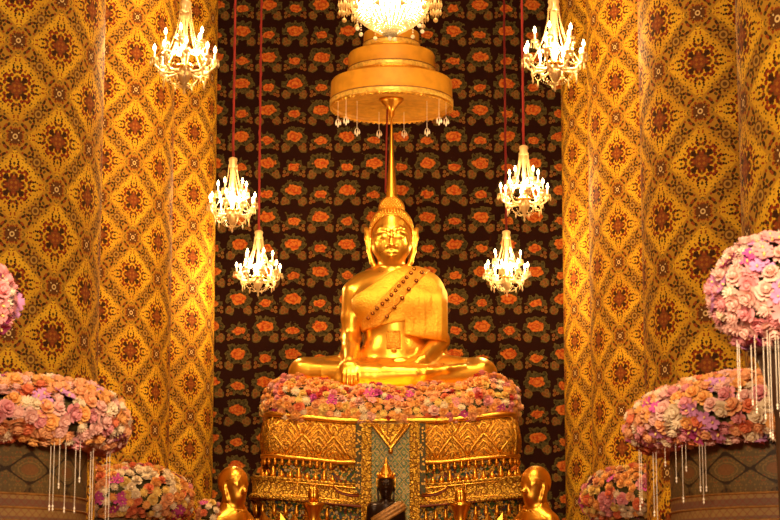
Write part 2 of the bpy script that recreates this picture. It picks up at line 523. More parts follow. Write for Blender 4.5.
def nets(D, lo, h):
    ins = D < 0
    n = np.array(D.shape)
    c = np.zeros(n - 1, dtype=np.int8)
    offs = [(i, j, k) for i in (0, 1) for j in (0, 1) for k in (0, 1)]
    for o in offs: c += ins[o[0]:n[0]-1+o[0], o[1]:n[1]-1+o[1], o[2]:n[2]-1+o[2]]
    mixed = (c > 0) & (c < 8)
    idx = np.full(n - 1, -1, dtype=np.int64); cells = np.argwhere(mixed)
    idx[mixed] = np.arange(len(cells))
    pos = np.zeros((len(cells), 3)); cnt = np.zeros(len(cells))
    for a in offs:
        for ax in range(3):
            if a[ax]: continue
            b = list(a); b[ax] = 1
            d0 = D[cells[:,0]+a[0], cells[:,1]+a[1], cells[:,2]+a[2]].astype(float)
            d1 = D[cells[:,0]+b[0], cells[:,1]+b[1], cells[:,2]+b[2]].astype(float)
            cr = (d0 < 0) != (d1 < 0)
            t = np.where(cr, d0 / np.where(cr, d0 - d1, 1), 0)
            p = np.array(a, float)[None] + t[:, None] * (np.array(b) - np.array(a))[None]
            pos += p * cr[:, None]; cnt += cr
    V = lo + h * (cells + pos / cnt[:, None])
    Fs = []
    for ax in range(3):
        u, w = (ax + 1) % 3, (ax + 2) % 3
        s0 = [slice(None)] * 3; s1 = [slice(None)] * 3
        s0[ax] = slice(0, n[ax]-1); s1[ax] = slice(1, n[ax])
        ch = ins[tuple(s0)] != ins[tuple(s1)]
        e = np.argwhere(ch)
        e = e[(e[:, u] >= 1) & (e[:, w] >= 1) & (e[:, u] < n[u]-1) & (e[:, w] < n[w]-1)]
        def g(du, dw):
            q = e.copy(); q[:, u] += du; q[:, w] += dw
            return idx[q[:, 0], q[:, 1], q[:, 2]]
        Q = np.stack([g(-1, -1), g(0, -1), g(0, 0), g(-1, 0)], 1)
        inn = ins[e[:, 0], e[:, 1], e[:, 2]]
        Q[~inn] = Q[~inn][:, ::-1]
        Fs.append(Q)
    return V, np.concatenate(Fs)
def smooth_mesh(V, Fq, it=2, lam=.5):
    E = np.concatenate([Fq[:, [0, 1]], Fq[:, [1, 2]], Fq[:, [2, 3]], Fq[:, [3, 0]]])
    E = np.concatenate([E, E[:, ::-1]])
    for _ in range(it):
        S = np.zeros_like(V); n = np.zeros(len(V))
        np.add.at(S, E[:, 0], V[E[:, 1]]); np.add.at(n, E[:, 0], 1)
        V = V * (1 - lam) + lam * S / n[:, None]
    return V
def solid_obj(name, VF, mat, parent, origin, it=1):
    V, Fq = VF
    V = smooth_mesh(V, Fq, it) - np.array(origin)
    return link(name, new_mesh(name, V, Fq.tolist(), mat), parent)
# ------------------------------------------------------------------ the hall
HALL_TOP = 15.0; WALL_Y = 36.0
def struct(o, label, cat): return tag(o, label, cat, None, 'structure')
mb = MB(); mb.box((0, 20, -.1), (20, 44, .2)); struct(mb.build('floor', M['floor'], None, False), 'red carpeted floor of the temple hall', 'floor')
mb = MB(); mb.box((0, 20, HALL_TOP + .1), (20, 44, .2)); struct(mb.build('ceiling', M['ceiling'], None, False), 'dark red lacquered ceiling high above the hall', 'ceiling')
W0 = at(268, 111, WALL_Y)
vs = [(-9.8, WALL_Y, 0), (9.8, WALL_Y, 0), (9.8, WALL_Y, HALL_TOP), (-9.8, WALL_Y, HALL_TOP), (-9.8, WALL_Y + .2, 0), (9.8, WALL_Y + .2, 0), (9.8, WALL_Y + .2, HALL_TOP), (-9.8, WALL_Y + .2, HALL_TOP)]
CELL = .492
wuv = [((x - W0.x) / CELL + 20.5, (z - W0.z) / (CELL * 1.03) + 30.56) for x, y, z in vs]
o = link('wall_back', new_mesh('wall_back', vs, [(0,1,2,3),(5,4,7,6),(4,0,3,7),(1,5,6,2),(3,2,6,7),(4,5,1,0)], M['wallpaper'], None, False, wuv))
struct(o, 'dark maroon wall painted all over with orange flowers and olive leaves', 'wall')
for sx, nm in ((-1, 'left'), (1, 'right')):
    mb = MB(); mb.box((sx * 9.9, 20, HALL_TOP / 2), (.2, 44, HALL_TOP))
    struct(mb.build('wall_' + nm, M['plaster'], None, False), 'plain ochre side wall behind the %s row of columns' % nm, 'wall')
mb = MB(); mb.box((0, WALL_Y - .06, .9), (19.4, .12, 1.8)); mb.box((0, WALL_Y - .09, 1.85), (19.4, .18, .12))
struct(mb.build('trim_1', M['standwood'], None, False), 'dark wooden dado along the foot of the flowered wall', 'trim')

def column(px_edge, side, Y, N, phase, label, r0=1.12, vp=1.08, voff=0.0, taper=.0035):
    """round column; px_edge is its inner edge at the top of the photo"""
    e = at(px_edge, 0, Y)
    rt = r0 - taper * e.z
    cx = e.x + side * rt * 1.0
    seg = 96; V = []; UV = []; Fc = []
    zs = [0, .25, .5] + [1 + i for i in range(15)]
    for z in zs:
        r = r0 - taper * z
        for k in range(seg + 1):
            a = 2 * PI * k / seg + PI / 2           # seam at the far side
            V.append((r * math.cos(a), r * math.sin(a), z)); UV.append((N * k / seg + phase, z / vp + voff))
    for i in range(len(zs) - 1):
        for k in range(seg):
            a = i * (seg + 1) + k
            Fc.append((a, a + 1, a + seg + 2, a + seg + 1))
    o = link('column', new_mesh('column', V, Fc, M['column'], None, True, UV)); o.location = (cx, Y, 0)
    struct(o, label, 'column')
    return cx
CX = {}
CX['A'] = column(105, -1, 22.2, 7, .18, 'gold patterned column nearest the edge on the left, behind the pink flowers', voff=.10)
CX['B'] = column(175.5, -1, 28.7, 7, .30, 'middle gold patterned column of the left row', voff=.45)
CX['C'] = column(218, -1, 34.0, 7, .10, 'narrowest visible gold patterned column of the left row, against the flowered wall', voff=.3)
CX['D'] = column(560, 1, 34.0, 7, .2, 'gold patterned column of the right row standing against the flowered wall', voff=.6)
CX['E'] = column(586, 1, 29.4, 7, .35, 'second gold patterned column of the right row from the flowered wall', voff=.15)
CX['F'] = column(638, 1, 22.6, 6, .0, 'third gold patterned column of the right row from the flowered wall', voff=.55, vp=1.14)
CX['G'] = column(737, 1, 16.4, 6, .4, 'nearest gold patterned column of the right row, cut by the edge of view', voff=.2, vp=1.14)
# ------------------------------------------------------------------ seated gilded Buddha
YS = 32.0
K = 32.3 / F
def Pt(px, py, d=0.0, Y0=YS, k=K): return at(px, py, Y0 + d * k)
base = Pt(391, 388, 0); base.z = 4.30
statue = thing('buddha_statue', 'large seated golden Buddha statue in gold robe on the flower covered throne', 'statue', base)
S = Solid((Pt(280, 300).x, YS - 1.25, 4.45), (Pt(504, 300).x, YS + .75, Pt(391, 198, 0).z), .0175)
T = np.full(S.n, 9.0, dtype=np.float32)
def E(px, py, d, rx, rz, ry, k=8, cut=False, both=False, only=False):
    c = Pt(px, py, d); r = (rx * K, ry * K, rz * K * 1.03)
    if not only: S.ell(c, r, k * K, cut)
    if both or only: S.ell(c, r, k * K, cut, T)
def C(a, b, ra, rb, k=6, cut=False, both=False, only=False, flat=None):
    A_, B_ = Pt(*a), Pt(*b)
    if not only: S.cone(A_, B_, ra * K, rb * K, k * K, cut, None, flat)
    if both or only: S.cone(A_, B_, ra * K, rb * K, k * K, cut, T, flat)
# trunk
E(394, 357, 0, 35, 22, 27, 8, both=True)
E(395, 336, 1, 28.5, 32, 23, 10, both=True)
E(394, 304, 1, 41, 34, 25, 12, both=True)
E(373, 302, -14, 18, 13, 11, 10, both=True); E(414, 302, -14, 18, 13, 11, 10, both=True)
C((362, 289, 2), (426, 289, 2), 13, 12, 12, both=True)
E(393, 281, 3, 36, 11, 15, 12, both=True)
C((391.5, 284, 3), (391.5, 262, 1), 15.5, 12.8, 8)
for yy in (267.5, 273.5):      # folds of the neck
    pts = [Pt(391.5 + 14 * math.sin(t), yy, 3 - 14.2 * math.cos(t)) for t in np.linspace(-1.3, 1.3, 9)]
    S.chain(pts, [1.0 * K] * 9, 2 * K)
E(394, 351.5, -27, 1.6, 1.6, 2, 2, cut=True)
# head
E(391.5, 230, 3, 20.5, 25, 23, 8)
E(391.5, 244, -2, 17.5, 19, 18.5, 8)
E(391.5, 257, -10, 9, 8, 9, 8)
E(380, 246, -9, 7.5, 9, 9, 8); E(403, 246, -9, 7.5, 9, 9, 8)
def FS(px, py, off=0.0):
    d = -20.0
    for _ in range(3):
        p = Pt(px, py, d); y = S.front(p.x, p.z, YS - 1.1); d = (y - YS) / K
    return (px, py, d + off)
prims_face = []
def fchain(pp, r, k=2, off=0.0, cut=False):
    prims_face.append(([Pt(*FS(x, y, off)) for x, y in pp], r, k, cut))
for s_ in (-1, 1):
    m_ = lambda x: 391.5 + s_ * (x - 391.5)
    fchain([(m_(393.5), 233), (m_(396), 229.5), (m_(400), 228), (m_(404.5), 229.5), (m_(407.5), 232.5)], [.5, .8, .8, .7, .3], 3, .25)
    prims_face.append(([Pt(*FS(m_(396.2), 237.2, 1.0)), Pt(*FS(m_(400.5), 236.2, 1.1)), Pt(*FS(m_(405), 236.8, 1.2))], [.9, 1.7, .8], 3, False))
    fchain([(m_(395.5), 238.6), (m_(400.5), 239.6), (m_(405.8), 238.2)], [.4, .5, .4], 1, -.9, True)
nb = FS(391.5, 232, -.6); nt_ = FS(391.5, 246.5, 0)
prims_face.append(([Pt(*nb), Pt(391.5, 240, (nb[2] + nt_[2]) / 2 - 2.8), Pt(391.5, 245.2, nt_[2] - 3.9)], [1.2, 1.7, 2.4], 3, False))
for s_ in (-1, 1):
    q = FS(391.5 + s_ * 3.4, 246.2, -.3); prims_face.append(([Pt(*q), Pt(q[0] + .01, q[1], q[2] - .1)], [1.6, 1.6], 2, False))
fchain([(384.6, 252.6), (388.5, 251.4), (391.5, 252.0), (394.5, 251.4), (398.4, 252.6)], [.4, .95, .85, .95, .4], 2, .05)
fchain([(386.5, 254.6), (391.5, 255.8), (396.5, 254.6)], [.6, 1.3, .6], 2, .1)
fchain([(384.0, 253.0), (391.5, 253.9), (399.0, 253.0)], [.3, .4, .3], .8, -.8, True)
for pts, r, k, cut in prims_face: S.chain(pts, [x * K for x in r], k * K, cut)
# long ears
for s_ in (-1, 1):
    m_ = lambda x: 391.5 + s_ * (x - 391.5)
    C((m_(411), 246, 5), (m_(413.5), 232, 6), 3.0, 3.2, 3)
    pts = [(m_(412.5), 240, 4), (m_(414.6), 231, 6), (m_(417.0), 229, 7), (m_(416.6), 238, 5), (m_(413.8), 251, 3), (m_(410.8), 262, 1), (m_(408.3), 267, 0)]
    rr = [1.4, 1.6, 1.7, 2.2, 2.4, 2.7, 2.0]
    for i in range(6): C(pts[i], pts[i + 1], rr[i], rr[i + 1], 2)
# bare right arm reaching down over the shin
C((354, 292, 1), (351.5, 318, 1), 12, 10.2, 5); C((351.5, 318, 1), (351, 338, -1), 10.2, 9.2, 3)
C((351, 338, 0), (350.5, 349, -20), 10.2, 8.6, 3); C((350.5, 349, -20), (349.5, 361, -38), 8.6, 6.4, 4)
pts = [Pt(351 + 10.6 * math.sin(t), 338.5, -1 - 10.6 * math.cos(t)) for t in np.linspace(0, 2 * PI, 15)]
S.chain(pts, [1.1 * K] * 15, 1.5 * K)
C((346.5, 366, -43), (352.5, 366, -43), 5.2, 5.2, 3)
for i, (x0, x1, y1, r) in enumerate([(344.2, 343.2, 381.5, 2.0), (348.0, 347.4, 384.5, 2.2), (351.8, 351.9, 384.0, 2.2), (355.3, 356.3, 381.0, 2.0)]):
    C((x0, 367, -45), ((x0 + x1) / 2, 374, -48.5), r + .3, r, 1.2); C(((x0 + x1) / 2, 374, -48.5), (x1, y1, -48), r, r * .72, 1.2)
C((356, 362, -41), (359.5, 370, -45), 2.6, 2.2, 2); C((359.5, 370, -45), (359.8, 377, -46.5), 2.2, 1.6, 1.2)
# left arm, forearm across to the lap, open palm
C((428, 292, 2), (434, 318, 5), 12, 11, 8, both=True); C((434, 318, 5), (438, 340, 2), 11, 10, 6, both=True)
C((440, 341, 0), (421, 360, -30), 10, 6.8, 5)
C((421, 360, -30), (412, 364.5, -36), 6.4, 5.2, 4, flat=(1, 1, .75))
C((411, 365, -37), (404, 366.5, -40), 5.6, 5.4, 3, flat=(1, 1, .7))
for i, (d0, d1, y1, x1) in enumerate([(-35, -36, 361.5, 381), (-38.5, -40, 363.5, 379.5), (-42, -43.5, 366, 380.5), (-45, -46.5, 368, 383.5)]):
    C((404, 365.5 + i * .9, d0), (391, y1 + 2.6, d1), 2.3, 2.1, 1.2); C((391, y1 + 2.6, d1), (x1, y1, d1), 2.1, 1.4, 1.2)
C((412, 362, -34), (402, 359.5, -36), 2.8, 2.3, 2); C((402, 359.5, -36), (395.5, 359.8, -37), 2.3, 1.6, 1.2)
# folded legs
C((374, 368, 4), (308, 372, -20), 17, 13.5, 8); C((414, 368, 4), (476, 373, -20), 17, 14, 8)
E(303, 372.5, -20, 14.5, 12.8, 14, 8); E(481, 372.5, -22, 16, 13, 15, 8)
C((303, 372.5, -24), (366, 374.5, -38), 12.5, 11.5, 4); C((366, 374.5, -38), (424, 373, -46), 11, 7.5, 4)
C((424, 373, -46), (446, 369.5, -44), 7.0, 5.0, 4, flat=(1, 1, .8)); C((446, 369.5, -44), (463, 366.8, -40), 4.8, 2.6, 3, flat=(1, 1, .8))
C((480, 374, -28), (420, 379, -40), 12.5, 11, 3); C((420, 379, -40), (340, 382, -38), 10, 8, 3)
E(392, 372, -14, 60, 12, 26, 8)
for cx_, dd in ((321, -1), (324, 0), (463.5, 0), (466.5, 1)):     # hems of the lower robe
    c = Pt(cx_, 373 if cx_ < 400 else 374, -27)
    pts = [Pt(cx_ + .4 * math.cos(t), 373.2 - 13.6 * math.sin(t), -27 - 13.4 * math.cos(t)) for t in np.linspace(-1.2, 1.9, 10)]
    S.chain(pts, [.55 * K] * 10, 1.2 * K)
solid_obj('body', S.mesh(), M['gold'], statue, base, 2)

# robe: cloth over the left shoulder, clipped along its hems
gx, gy, gz = S.grid()
zt, zb = Pt(391, 200).z, Pt(391, 380).z
PX = 391.5 + (gx - Pt(391.5, 300).x) / K
PY = 200 + (zt - gz) / (zt - zb) * 180
DEP = (gy - YS) / K
# hanging panel over the left arm
S.rbox(Pt(427, 319, -1), (18.5 * K, 19 * K, 24 * K), 9 * K, 8 * K, D=T)
S.cone(Pt(427, 292, 2), Pt(431, 301, 2), 13 * K, 14.5 * K, 8 * K, D=T)
S.rbox(Pt(441, 331, 12), (8 * K, 8 * K, 33 * K), 5 * K, 6 * K, D=T)
fold = (np.sin(PX * 1.05 + .6 * np.sin(PY * .11) + PY * .03) * .30 + np.sin(PX * .47 + PY * .05) * .25) * np.clip((PX - 406) / 8, 0, 1) * np.clip((PY - 285) / 20, 0, 1)
def below(x0, y0, x1, y1):      # >0 on the lower side of a line, in px
    L = math.hypot(x1 - x0, y1 - y0)
    return ((PY - y0) * (x1 - x0) - (PX - x0) * (y1 - y0)) / L
up = below(355, 300, 404, 266)                 # keep > 0
lo1 = below(355, 334, 405, 325)                # keep < 0 for x < 405
hem = below(403, 338.5, 446, 344)              # keep < 0
low = np.where(PX < 404, lo1, np.maximum(hem, (404.5 - PX) * .8 + np.minimum(0, lo1)))
low = np.where(DEP > 8, below(380, 361, 450, 361), low)
R = smax((T / K - 2.0 - fold), -up, .8); R = smax(R, low, .8)
R = np.maximum(R, (PX - 447.5))
solid_obj('robe', nets((R * K).astype(np.float32), S.lo, S.h), M['robe'], statue, base, 1)
# folded sash on the robe
l1 = below(367, 323, 414, 273); l2 = below(376, 331, 424, 275)
sl = np.maximum(-(l1 + 3.0), (l2 - 2.5)) + 0 * PX
sl = np.maximum(sl, np.maximum(362 - PX, 266 - PY)); sl = np.maximum(sl, DEP - 0); sl = np.maximum(sl, lo1 - .5)
R2 = smax(T / K - 3.4, sl, .8)
solid_obj('sash', nets((R2 * K).astype(np.float32), S.lo, S.h), M['sash'], statue, base, 1)
# jewelled rosettes along both edges of the sash
def cloth_front(px, py):
    """depth (px) of the robe surface"""
    i = int(round((391.5 + 0, px)[1] * 0 + ((Pt(391.5, 300).x + (px - 391.5) * K) - S.lo[0]) / S.h))
    zz = zt - (py - 200) / 180 * (zt - zb); kz = int(round((zz - S.lo[2]) / S.h))
    colm = np.minimum(R2, R)[i, :, kz]; j = np.argmax(colm < 0)
    return (S.ax[1][j] - YS) / K, Vector((S.ax[0][i], S.ax[1][j], zz))
def rosette(p, r, nx=0.0):
    b = MB(); n = 8
    V = [(0, -.35 * r, 0)]; Fc = []
    for k in range(2 * n):
        a = PI * k / n; rr = r * (1.0 if k % 2 == 0 else .72)
        V.append((rr * math.cos(a), -.12 * r, rr * math.sin(a)))
    for k in range(2 * n): Fc.append((0, 1 + k, 1 + (k + 1) % (2 * n)))
    for k in range(2 * n): V.append((V[1 + k][0], .5 * r, V[1 + k][2]))
    for k in range(2 * n): Fc.append((1 + k, 1 + 2 * n + k, 1 + 2 * n + (k + 1) % (2 * n), 1 + (k + 1) % (2 * n)))
    b.add(V, Fc, 0); b.ball((0, -.3 * r, 0), .38 * r, 8, 5, 1)
    return b
ros = None
rows = [((414, 272.5), (368, 322.5), 12, 2.2), ((422, 276), (378, 330), 7, 2.4)]
for (p0, p1, n, r) in rows:
    for i in range(n):
        t = i / (n - 1)
        bend = 4 * t * (1 - t) * 2.0
        px = p0[0] + (p1[0] - p0[0]) * t + bend; py = p0[1] + (p1[1] - p0[1]) * t + bend * .4
        dq, q = cloth_front(px, py)
        if ros is None:
            ros = rosette(q, 1.8 * K).build('rosette', [M['jewel'], M['gold']], statue); o = ros
        else:
            o = ros.copy(); COL.objects.link(o)
        o.parent = statue; o.location = q - base + Vector((0, -.022, .006)); o.scale = (r / 1.8,) * 3
        o.rotation_euler = (-.25 if py < 290 else .0, 0, random.uniform(0, 1) * 0)
# end of the sash hanging on the belly
b = MB()
d0 = FS(393.5, 332)[2]
for j in range(7):
    pass
cols_ = np.linspace(387, 400, 6); rows_ = np.linspace(331, 348, 6)
V = []; Fc = []
for y_ in rows_:
    for x_ in cols_:
        f_ = FS(x_, y_, -1.4); V.append(Pt(*f_))
for j in range(5):
    for i in range(5):
        a = j * 6 + i; Fc.append((a, a + 6, a + 7, a + 1))
b.add(V, Fc)
for pl in ([(x_, 331.5) for x_ in cols_], [(x_, 347.6) for x_ in cols_], [(387, y_) for y_ in rows_], [(400, y_) for y_ in rows_], [(x_, 342.5) for x_ in cols_]):
    b.tube([Pt(*FS(x_, y_, -1.6)) for x_, y_ in pl], .55 * K, 5)
so = b.build('sash_end', M['sash'], statue, True, base)
sm = so.modifiers.new('thick', 'SOLIDIFY'); sm.thickness = .012; sm.offset = 0

# hair of small curls, mound and flame
b = MB(); nrow = 15
def hairline(az):           # elevation angle where the hair begins, az 0 = front
    return .60 - .95 * min(1, abs(az) / 1.55) ** 1.8 if abs(az) < 1.55 else -.35
hc = Pt(391.5, 231, 3); rx, ry, rz = 21.2 * K, 24.2 * K, 24 * K
for i in range(26):
    el = -.4 + i * .098
    if el > 1.5: break
    nn = max(6, int(2 * PI * math.cos(el) * 21 / 3.1))
    for k in range(nn):
        az = 2 * PI * (k + .5 * (i % 2)) / nn - PI
        if el < hairline(az): continue
        c = (hc.x + rx * math.cos(el) * math.sin(az), hc.y - ry * math.cos(el) * math.cos(az), hc.z + rz * math.sin(el))
        b.ball(c, (1.75 * K, 1.75 * K, 1.9 * K), 6, 4)
b.ball(hc, (rx * .995, ry * .97, rz), 32, 20) if False else None
mc = Pt(391.5, 209, 3)
for i in range(13):
    el = -.1 + i * .16
    rr = math.cos(min(el, 1.45)); nn = max(6, int(2 * PI * rr * 12 / 3.2))
    for k in range(nn):
        az = 2 * PI * (k + .5 * (i % 2)) / nn
        c = (mc.x + 12 * K * rr * math.sin(az), mc.y - 12 * K * rr * math.cos(az), mc.z + 11.5 * K * math.sin(el))
        b.ball(c, (1.7 * K, 1.7 * K, 1.9 * K), 6, 4)
b.ball(mc, (11.5 * K, 11.5 * K, 11.2 * K), 24, 12)
# cap under the curls
cap = Solid((hc.x - .5, hc.y - .5, hc.z - .3), (hc.x + .5, hc.y + .5, hc.z + .55), .016)
cap.ell(hc, (rx * .985, ry * .985, rz * .985), .01)
g0 = cap.grid(); az = np.arctan2(g0[0] - hc.x, -(g0[1] - hc.y)); el = np.arctan2((g0[2] - hc.z) / rz, np.sqrt(((g0[0]-hc.x)/rx)**2 + ((g0[1]-hc.y)/ry)**2))
hl = np.where(np.abs(az) < 1.55, .60 - .95 * np.minimum(1, np.abs(az) / 1.55) ** 1.8, -.35)
Dc = np.maximum(cap.D, (hl - .05 - el) * .3)
V, Fq = nets(Dc.astype(np.float32), cap.lo, cap.h)
b.add(V, Fq.tolist())
# rim of the hairline
b.tube([(hc.x + rx * 1.01 * math.cos(e_) * math.sin(a_), hc.y - ry * 1.01 * math.cos(e_) * math.cos(a_), hc.z + rz * 1.01 * math.sin(e_)) for a_, e_ in [(a, hairline(a) - .03) for a in np.linspace(-1.5, 1.5, 25)]], 1.0 * K, 6)
b.build('hair', M['curl'], statue, True, base)
b = MB(); fc = Pt(391.5, 203, 3)
prof = []
for py, r in [(205, 7.6), (200.5, 7.0), (198.5, 5.6), (197, 6.4), (195, 5.0), (193.5, 5.8), (191.5, 4.8), (190, 5.3), (187, 4.7), (180, 4.4), (172, 3.6), (160, 2.6), (150, 2.0), (138, 1.5), (126, 1.15), (116, .9), (113, .3)]:
    prof.append((r * K, Pt(391.5, py, 3).z - fc.z))
b.lathe(prof, (fc.x - base.x, fc.y - base.y, fc.z - base.z), 16, 0, True, (8, .05))
b.build('flame_finial', M['gold_old'], statue)
# gilded cushion the figure sits on, hidden in flowers
b = MB()
b.box((0, -.35, .22), (3.1, 1.5, .5)); b.build('seat_slab', M['gold_old'], statue, False)
# ------------------------------------------------------------------ throne with sagging tiers
YT = 31.6; DT = 1.35; YF = YT - DT
TX = at(390.5, 440, YF).x
def zf(py): return at(391, py, YF).z          # height of a photo row on the front face
SAG = .20
throne = thing('throne', 'tall gilded throne with sagging carved tiers under the golden Buddha', 'throne', (TX, YT, 0))
def plan(phi, W, D, n=8.0):
    c, s_ = math.cos(phi), math.sin(phi)
    f = lambda v: math.copysign(abs(v) ** (2 / n), v)
    return Vector((W * f(c), D * f(s_), 0))
def sagz(x, W): return SAG * min(1.0, math.sqrt((x / 1.95) ** 2 + .012) - .11)
NS = 160
def _phis():
    return [-PI / 2 + 2 * PI * (k + .5) / NS for k in range(NS)]
def tier(name, prof, mat, W=1.91, D=DT, parent=throne, solid=True):
    """prof: list of (outset, z at the centre), from below upwards"""
    V = []; Fc = []
    for o_, z in prof:
        for ph in _phis():
            p = plan(ph, W + o_, D + o_)
            V.append((p.x, p.y, z + sagz(p.x, W)))
    n = len(prof)
    for i in range(n - 1):
        for k in range(NS):
            k2 = (k + 1) % NS
            Fc.append((i*NS+k, i*NS+k2, (i+1)*NS+k2, (i+1)*NS+k))
    Fc.append(tuple(range(NS))[::-1]); Fc.append(tuple((n-1)*NS+k for k in range(NS)))
    return link(name, new_mesh(name, V, Fc, mat, None, True), parent)
# path along the front: arc length -> point and outward normal
def front_path(W, D):
    ps = [plan(ph, W, D) for ph in np.linspace(-PI - .25, .25, 700)]
    L = [0]
    for i in range(1, len(ps)): L.append(L[-1] + (ps[i] - ps[i-1]).length)
    mid = min(range(len(ps)), key=lambda i: abs(ps[i].x) + (0 if ps[i].y < 0 else 9))
    L = [l - L[mid] for l in L]
    return ps, L
def path_at(pl, s):
    ps, L = pl
    i = max(1, min(len(L) - 2, int(np.searchsorted(L, s))))
    t = (s - L[i-1]) / max(1e-9, L[i] - L[i-1])
    p = ps[i-1].lerp(ps[i], t); tg = (ps[i+1] - ps[i-1]).normalized()
    return p, Vector((tg.y, -tg.x, 0))
pl = front_path(1.91, DT)
def on(s, z, out):
    p, n_ = path_at(pl, s)
    q = p + n_ * out
    return Vector((q.x, q.y, z + sagz(p.x, 1.91)))
HALF = pl[1][-1]
zc = lambda py: zf(py + 10)                    # rows are read at the ends, the middle hangs lower
Zt, Zp0, Zp1 = zc(413), zc(455), zc(417)
# petal band: swelling gilded band
def bulge(z):
    t = (z - Zp0) / (Zp1 - Zp0)
    return .03 + .075 * math.sin(PI * min(1, max(0, .12 + .8 * (1 - t)))) - .05 * t
prof = [(bulge(Zp0 + (Zp1 - Zp0) * t), Zp0 + (Zp1 - Zp0) * t) for t in np.linspace(0, 1, 9)]
tier('top_slab', [(-.02, Zp1), (.03, Zp1), (.05, Zp1 + .03), (.05, Zt), (.02, Zt + .03), (-.6, Zt + .03)], M['trim'])
band = tier('petal_band', prof, M['bandback'])
PA, PHH = .235, .30          # half width and half height of a scale
def scale_ridges(b, s0, z0):
    for k in np.arange(0.0, 1.75, .36):
        sm = PA * (2 - k) / 2
        run = []
        for t in np.linspace(-1, 1, 9):
            s_ = sm * t; z_ = z0 + PHH * (1 - k) - abs(s_) * PHH / PA + .02 * math.sin(PI * abs(t))
            if Zp0 + .012 < z_ < Zp1 - .012: run.append(on(s0 + s_, z_, bulge(z_) + .008))
            else:
                if len(run) > 1: b.tube(run, .015 if k else .022, 4)
                run = []
        if len(run) > 1: b.tube(run, .015 if k else .022, 4)
for sg in (-1, 1):
    b = MB()
    for row in range(-1, 4):
        for c in range(0, 14):
            s0 = sg * (.42 + (c + .5 * (row % 2)) * PA * 2); z0 = Zp0 + .05 + row * PHH
            if abs(s0) > 3.0: continue
            scale_ridges(b, s0, z0)
    b.build('petal_relief', M['trim'], band)
# seams between the panels of the band
for s_ in (-1.36, -2.3, 1.36, 2.3):
    b = MB(); b.tube([on(s_, z, bulge(z) + .02) for z in np.linspace(Zp0, Zp1, 7)], .016, 5); b.build('panel_seam', M['carved'], band)
def row_of(name, mat, n, span, gap, shape, pos, parent):
    """equal ornaments along the front, each a part"""
    first = {}
    for i in range(n):
        s_ = -span + 2 * span * (i + .5) / n
        if abs(s_) < gap: continue
        key = shape(i)
        if key not in first:
            b = MB(); b.lathe(key, (0,0,0), 7); first[key] = b.build(name, mat, parent); o = first[key]
        else: o = first[key].copy(); COL.objects.link(o)
        o.parent = parent; o.location = pos(s_)
# hanging drops
Za, Zb_ = zc(463), zc(455)
tier('drop_moulding', [(-.1, zc(458.5)), (.06, zc(458.5)), (.09, zc(457)), (.09, Zb_), (.03, Zb_ + .01)], M['trim'])
row_of('drop', M['gold_old'], 56, 2.9, .37, lambda i: ((.004, -.10), (.03, -.075), (.036, -.045), (.018, -.01), (.02, .0)), lambda s_: on(s_, zc(458.5), .06), throne)
# glass mosaic recess
tier('mosaic_recess', [(-.02, zc(479)), (-.06, zc(470)), (-.06, zc(457))], M['mosaic'])
# standing lotus buds
def bud_shape(i):
    h = .19 if i % 3 == 0 else .12
    return ((.02, 0), (.045, .02), (.052, .05), (.03, h * .62), (.016, h * .8), (.003, h))
row_of('lotus_bud', M['gold_old'], 46, 2.9, .37, bud_shape, lambda s_: on(s_, zc(477.5), .06), throne)
for sg in (-1, 1):
    b = MB(); n = 161
    b.tube([on(sg * (.38 + 2.6 * i / (n - 1)), zc(478.3), .175) for i in range(n)], [.010, .022, .026, .022] * (n // 4) + [.01], 6)
    b.build('bead_row', M['trim'], throne)
Wf = 1.86
fr0, fr1 = zc(497), zc(479)
fr = tier('frieze', [(.18, fr0 - .05), (.24, fr0 - .05), (.26, fr0 - .02), (.22, fr0 + .02), (.205, fr0 + .03), (.205, fr1 - .03), (.22, fr1 - .02), (.24, fr1), (.18, fr1 + .02), (-.1, fr1 + .02)], M['carved'])
b = MB()
for z_ in (fr0 + .03, fr1 - .035):
    b.tube([on(s_, z_, .215) for s_ in np.linspace(-2.95, 2.95, 110)], .016, 5)
for s_ in (-1.55, -.95, .95, 1.55, -2.3, 2.3):
    b.tube([on(s_, z, .21) for z in np.linspace(fr0 + .03, fr1 - .03, 4)], .013, 5)
b.build('frieze_border', M['trim'], fr)
b = MB()
b.tube([on(s_, fr0 - .03, .235) for s_ in np.linspace(-2.95, 2.95, 110)], .022, 5)
b.build('red_fillet', M['redpaint'], fr)
# lower recess with mosaic, then a tier of upright lotus petals and a plain foot
z2 = zc(503)
tier('lower_recess', [(.10, zc(520)), (.06, zc(510)), (.10, fr0 - .04)], M['mosaic'])
row_of('pendant', M['gold_old'], 40, 2.95, .42, lambda i: ((.003, -.16), (.03, -.12), (.036, -.06), (.02, .0), (.024, .03)), lambda s_: on(s_, zc(506), .17), throne)
lowp = tier('lower_band', [(.20, zc(548)), (.26, zc(540)), (.26, zc(530)), (.20, zc(521)), (.02, zc(519))], M['carved'])
n = 34
for i in range(n):
    s_ = -3.0 + 6.0 * (i + .5) / n
    if abs(s_) < .42: continue
    b = MB(); z0 = zc(529)
    w = .085
    V = [on(s_ - w, z0, .24), on(s_ + w, z0, .24), on(s_ + w * .9, z0 + .10, .265), on(s_, z0 + .24, .30), on(s_ - w * .9, z0 + .10, .265), on(s_, z0 + .08, .295), on(s_, z0, .28)]
    V += [v + Vector((0, .05, 0)) for v in V[:5]]
    b.add(V, [(0, 6, 5, 4), (6, 1, 2, 5), (4, 5, 3), (5, 2, 3), (4, 3, 10, 11), (3, 2, 9, 10), (0, 4, 11, 7), (2, 1, 8, 9)])
    b.build('lotus_petal', M['gold_old'], lowp, False)
zfoot = zc(548)
tier('foot', [(.45, -.2), (.45, .35), (.25, .6), (.22, zfoot - .7), (.44, zfoot - .35), (.22, zfoot)], M['relief'])

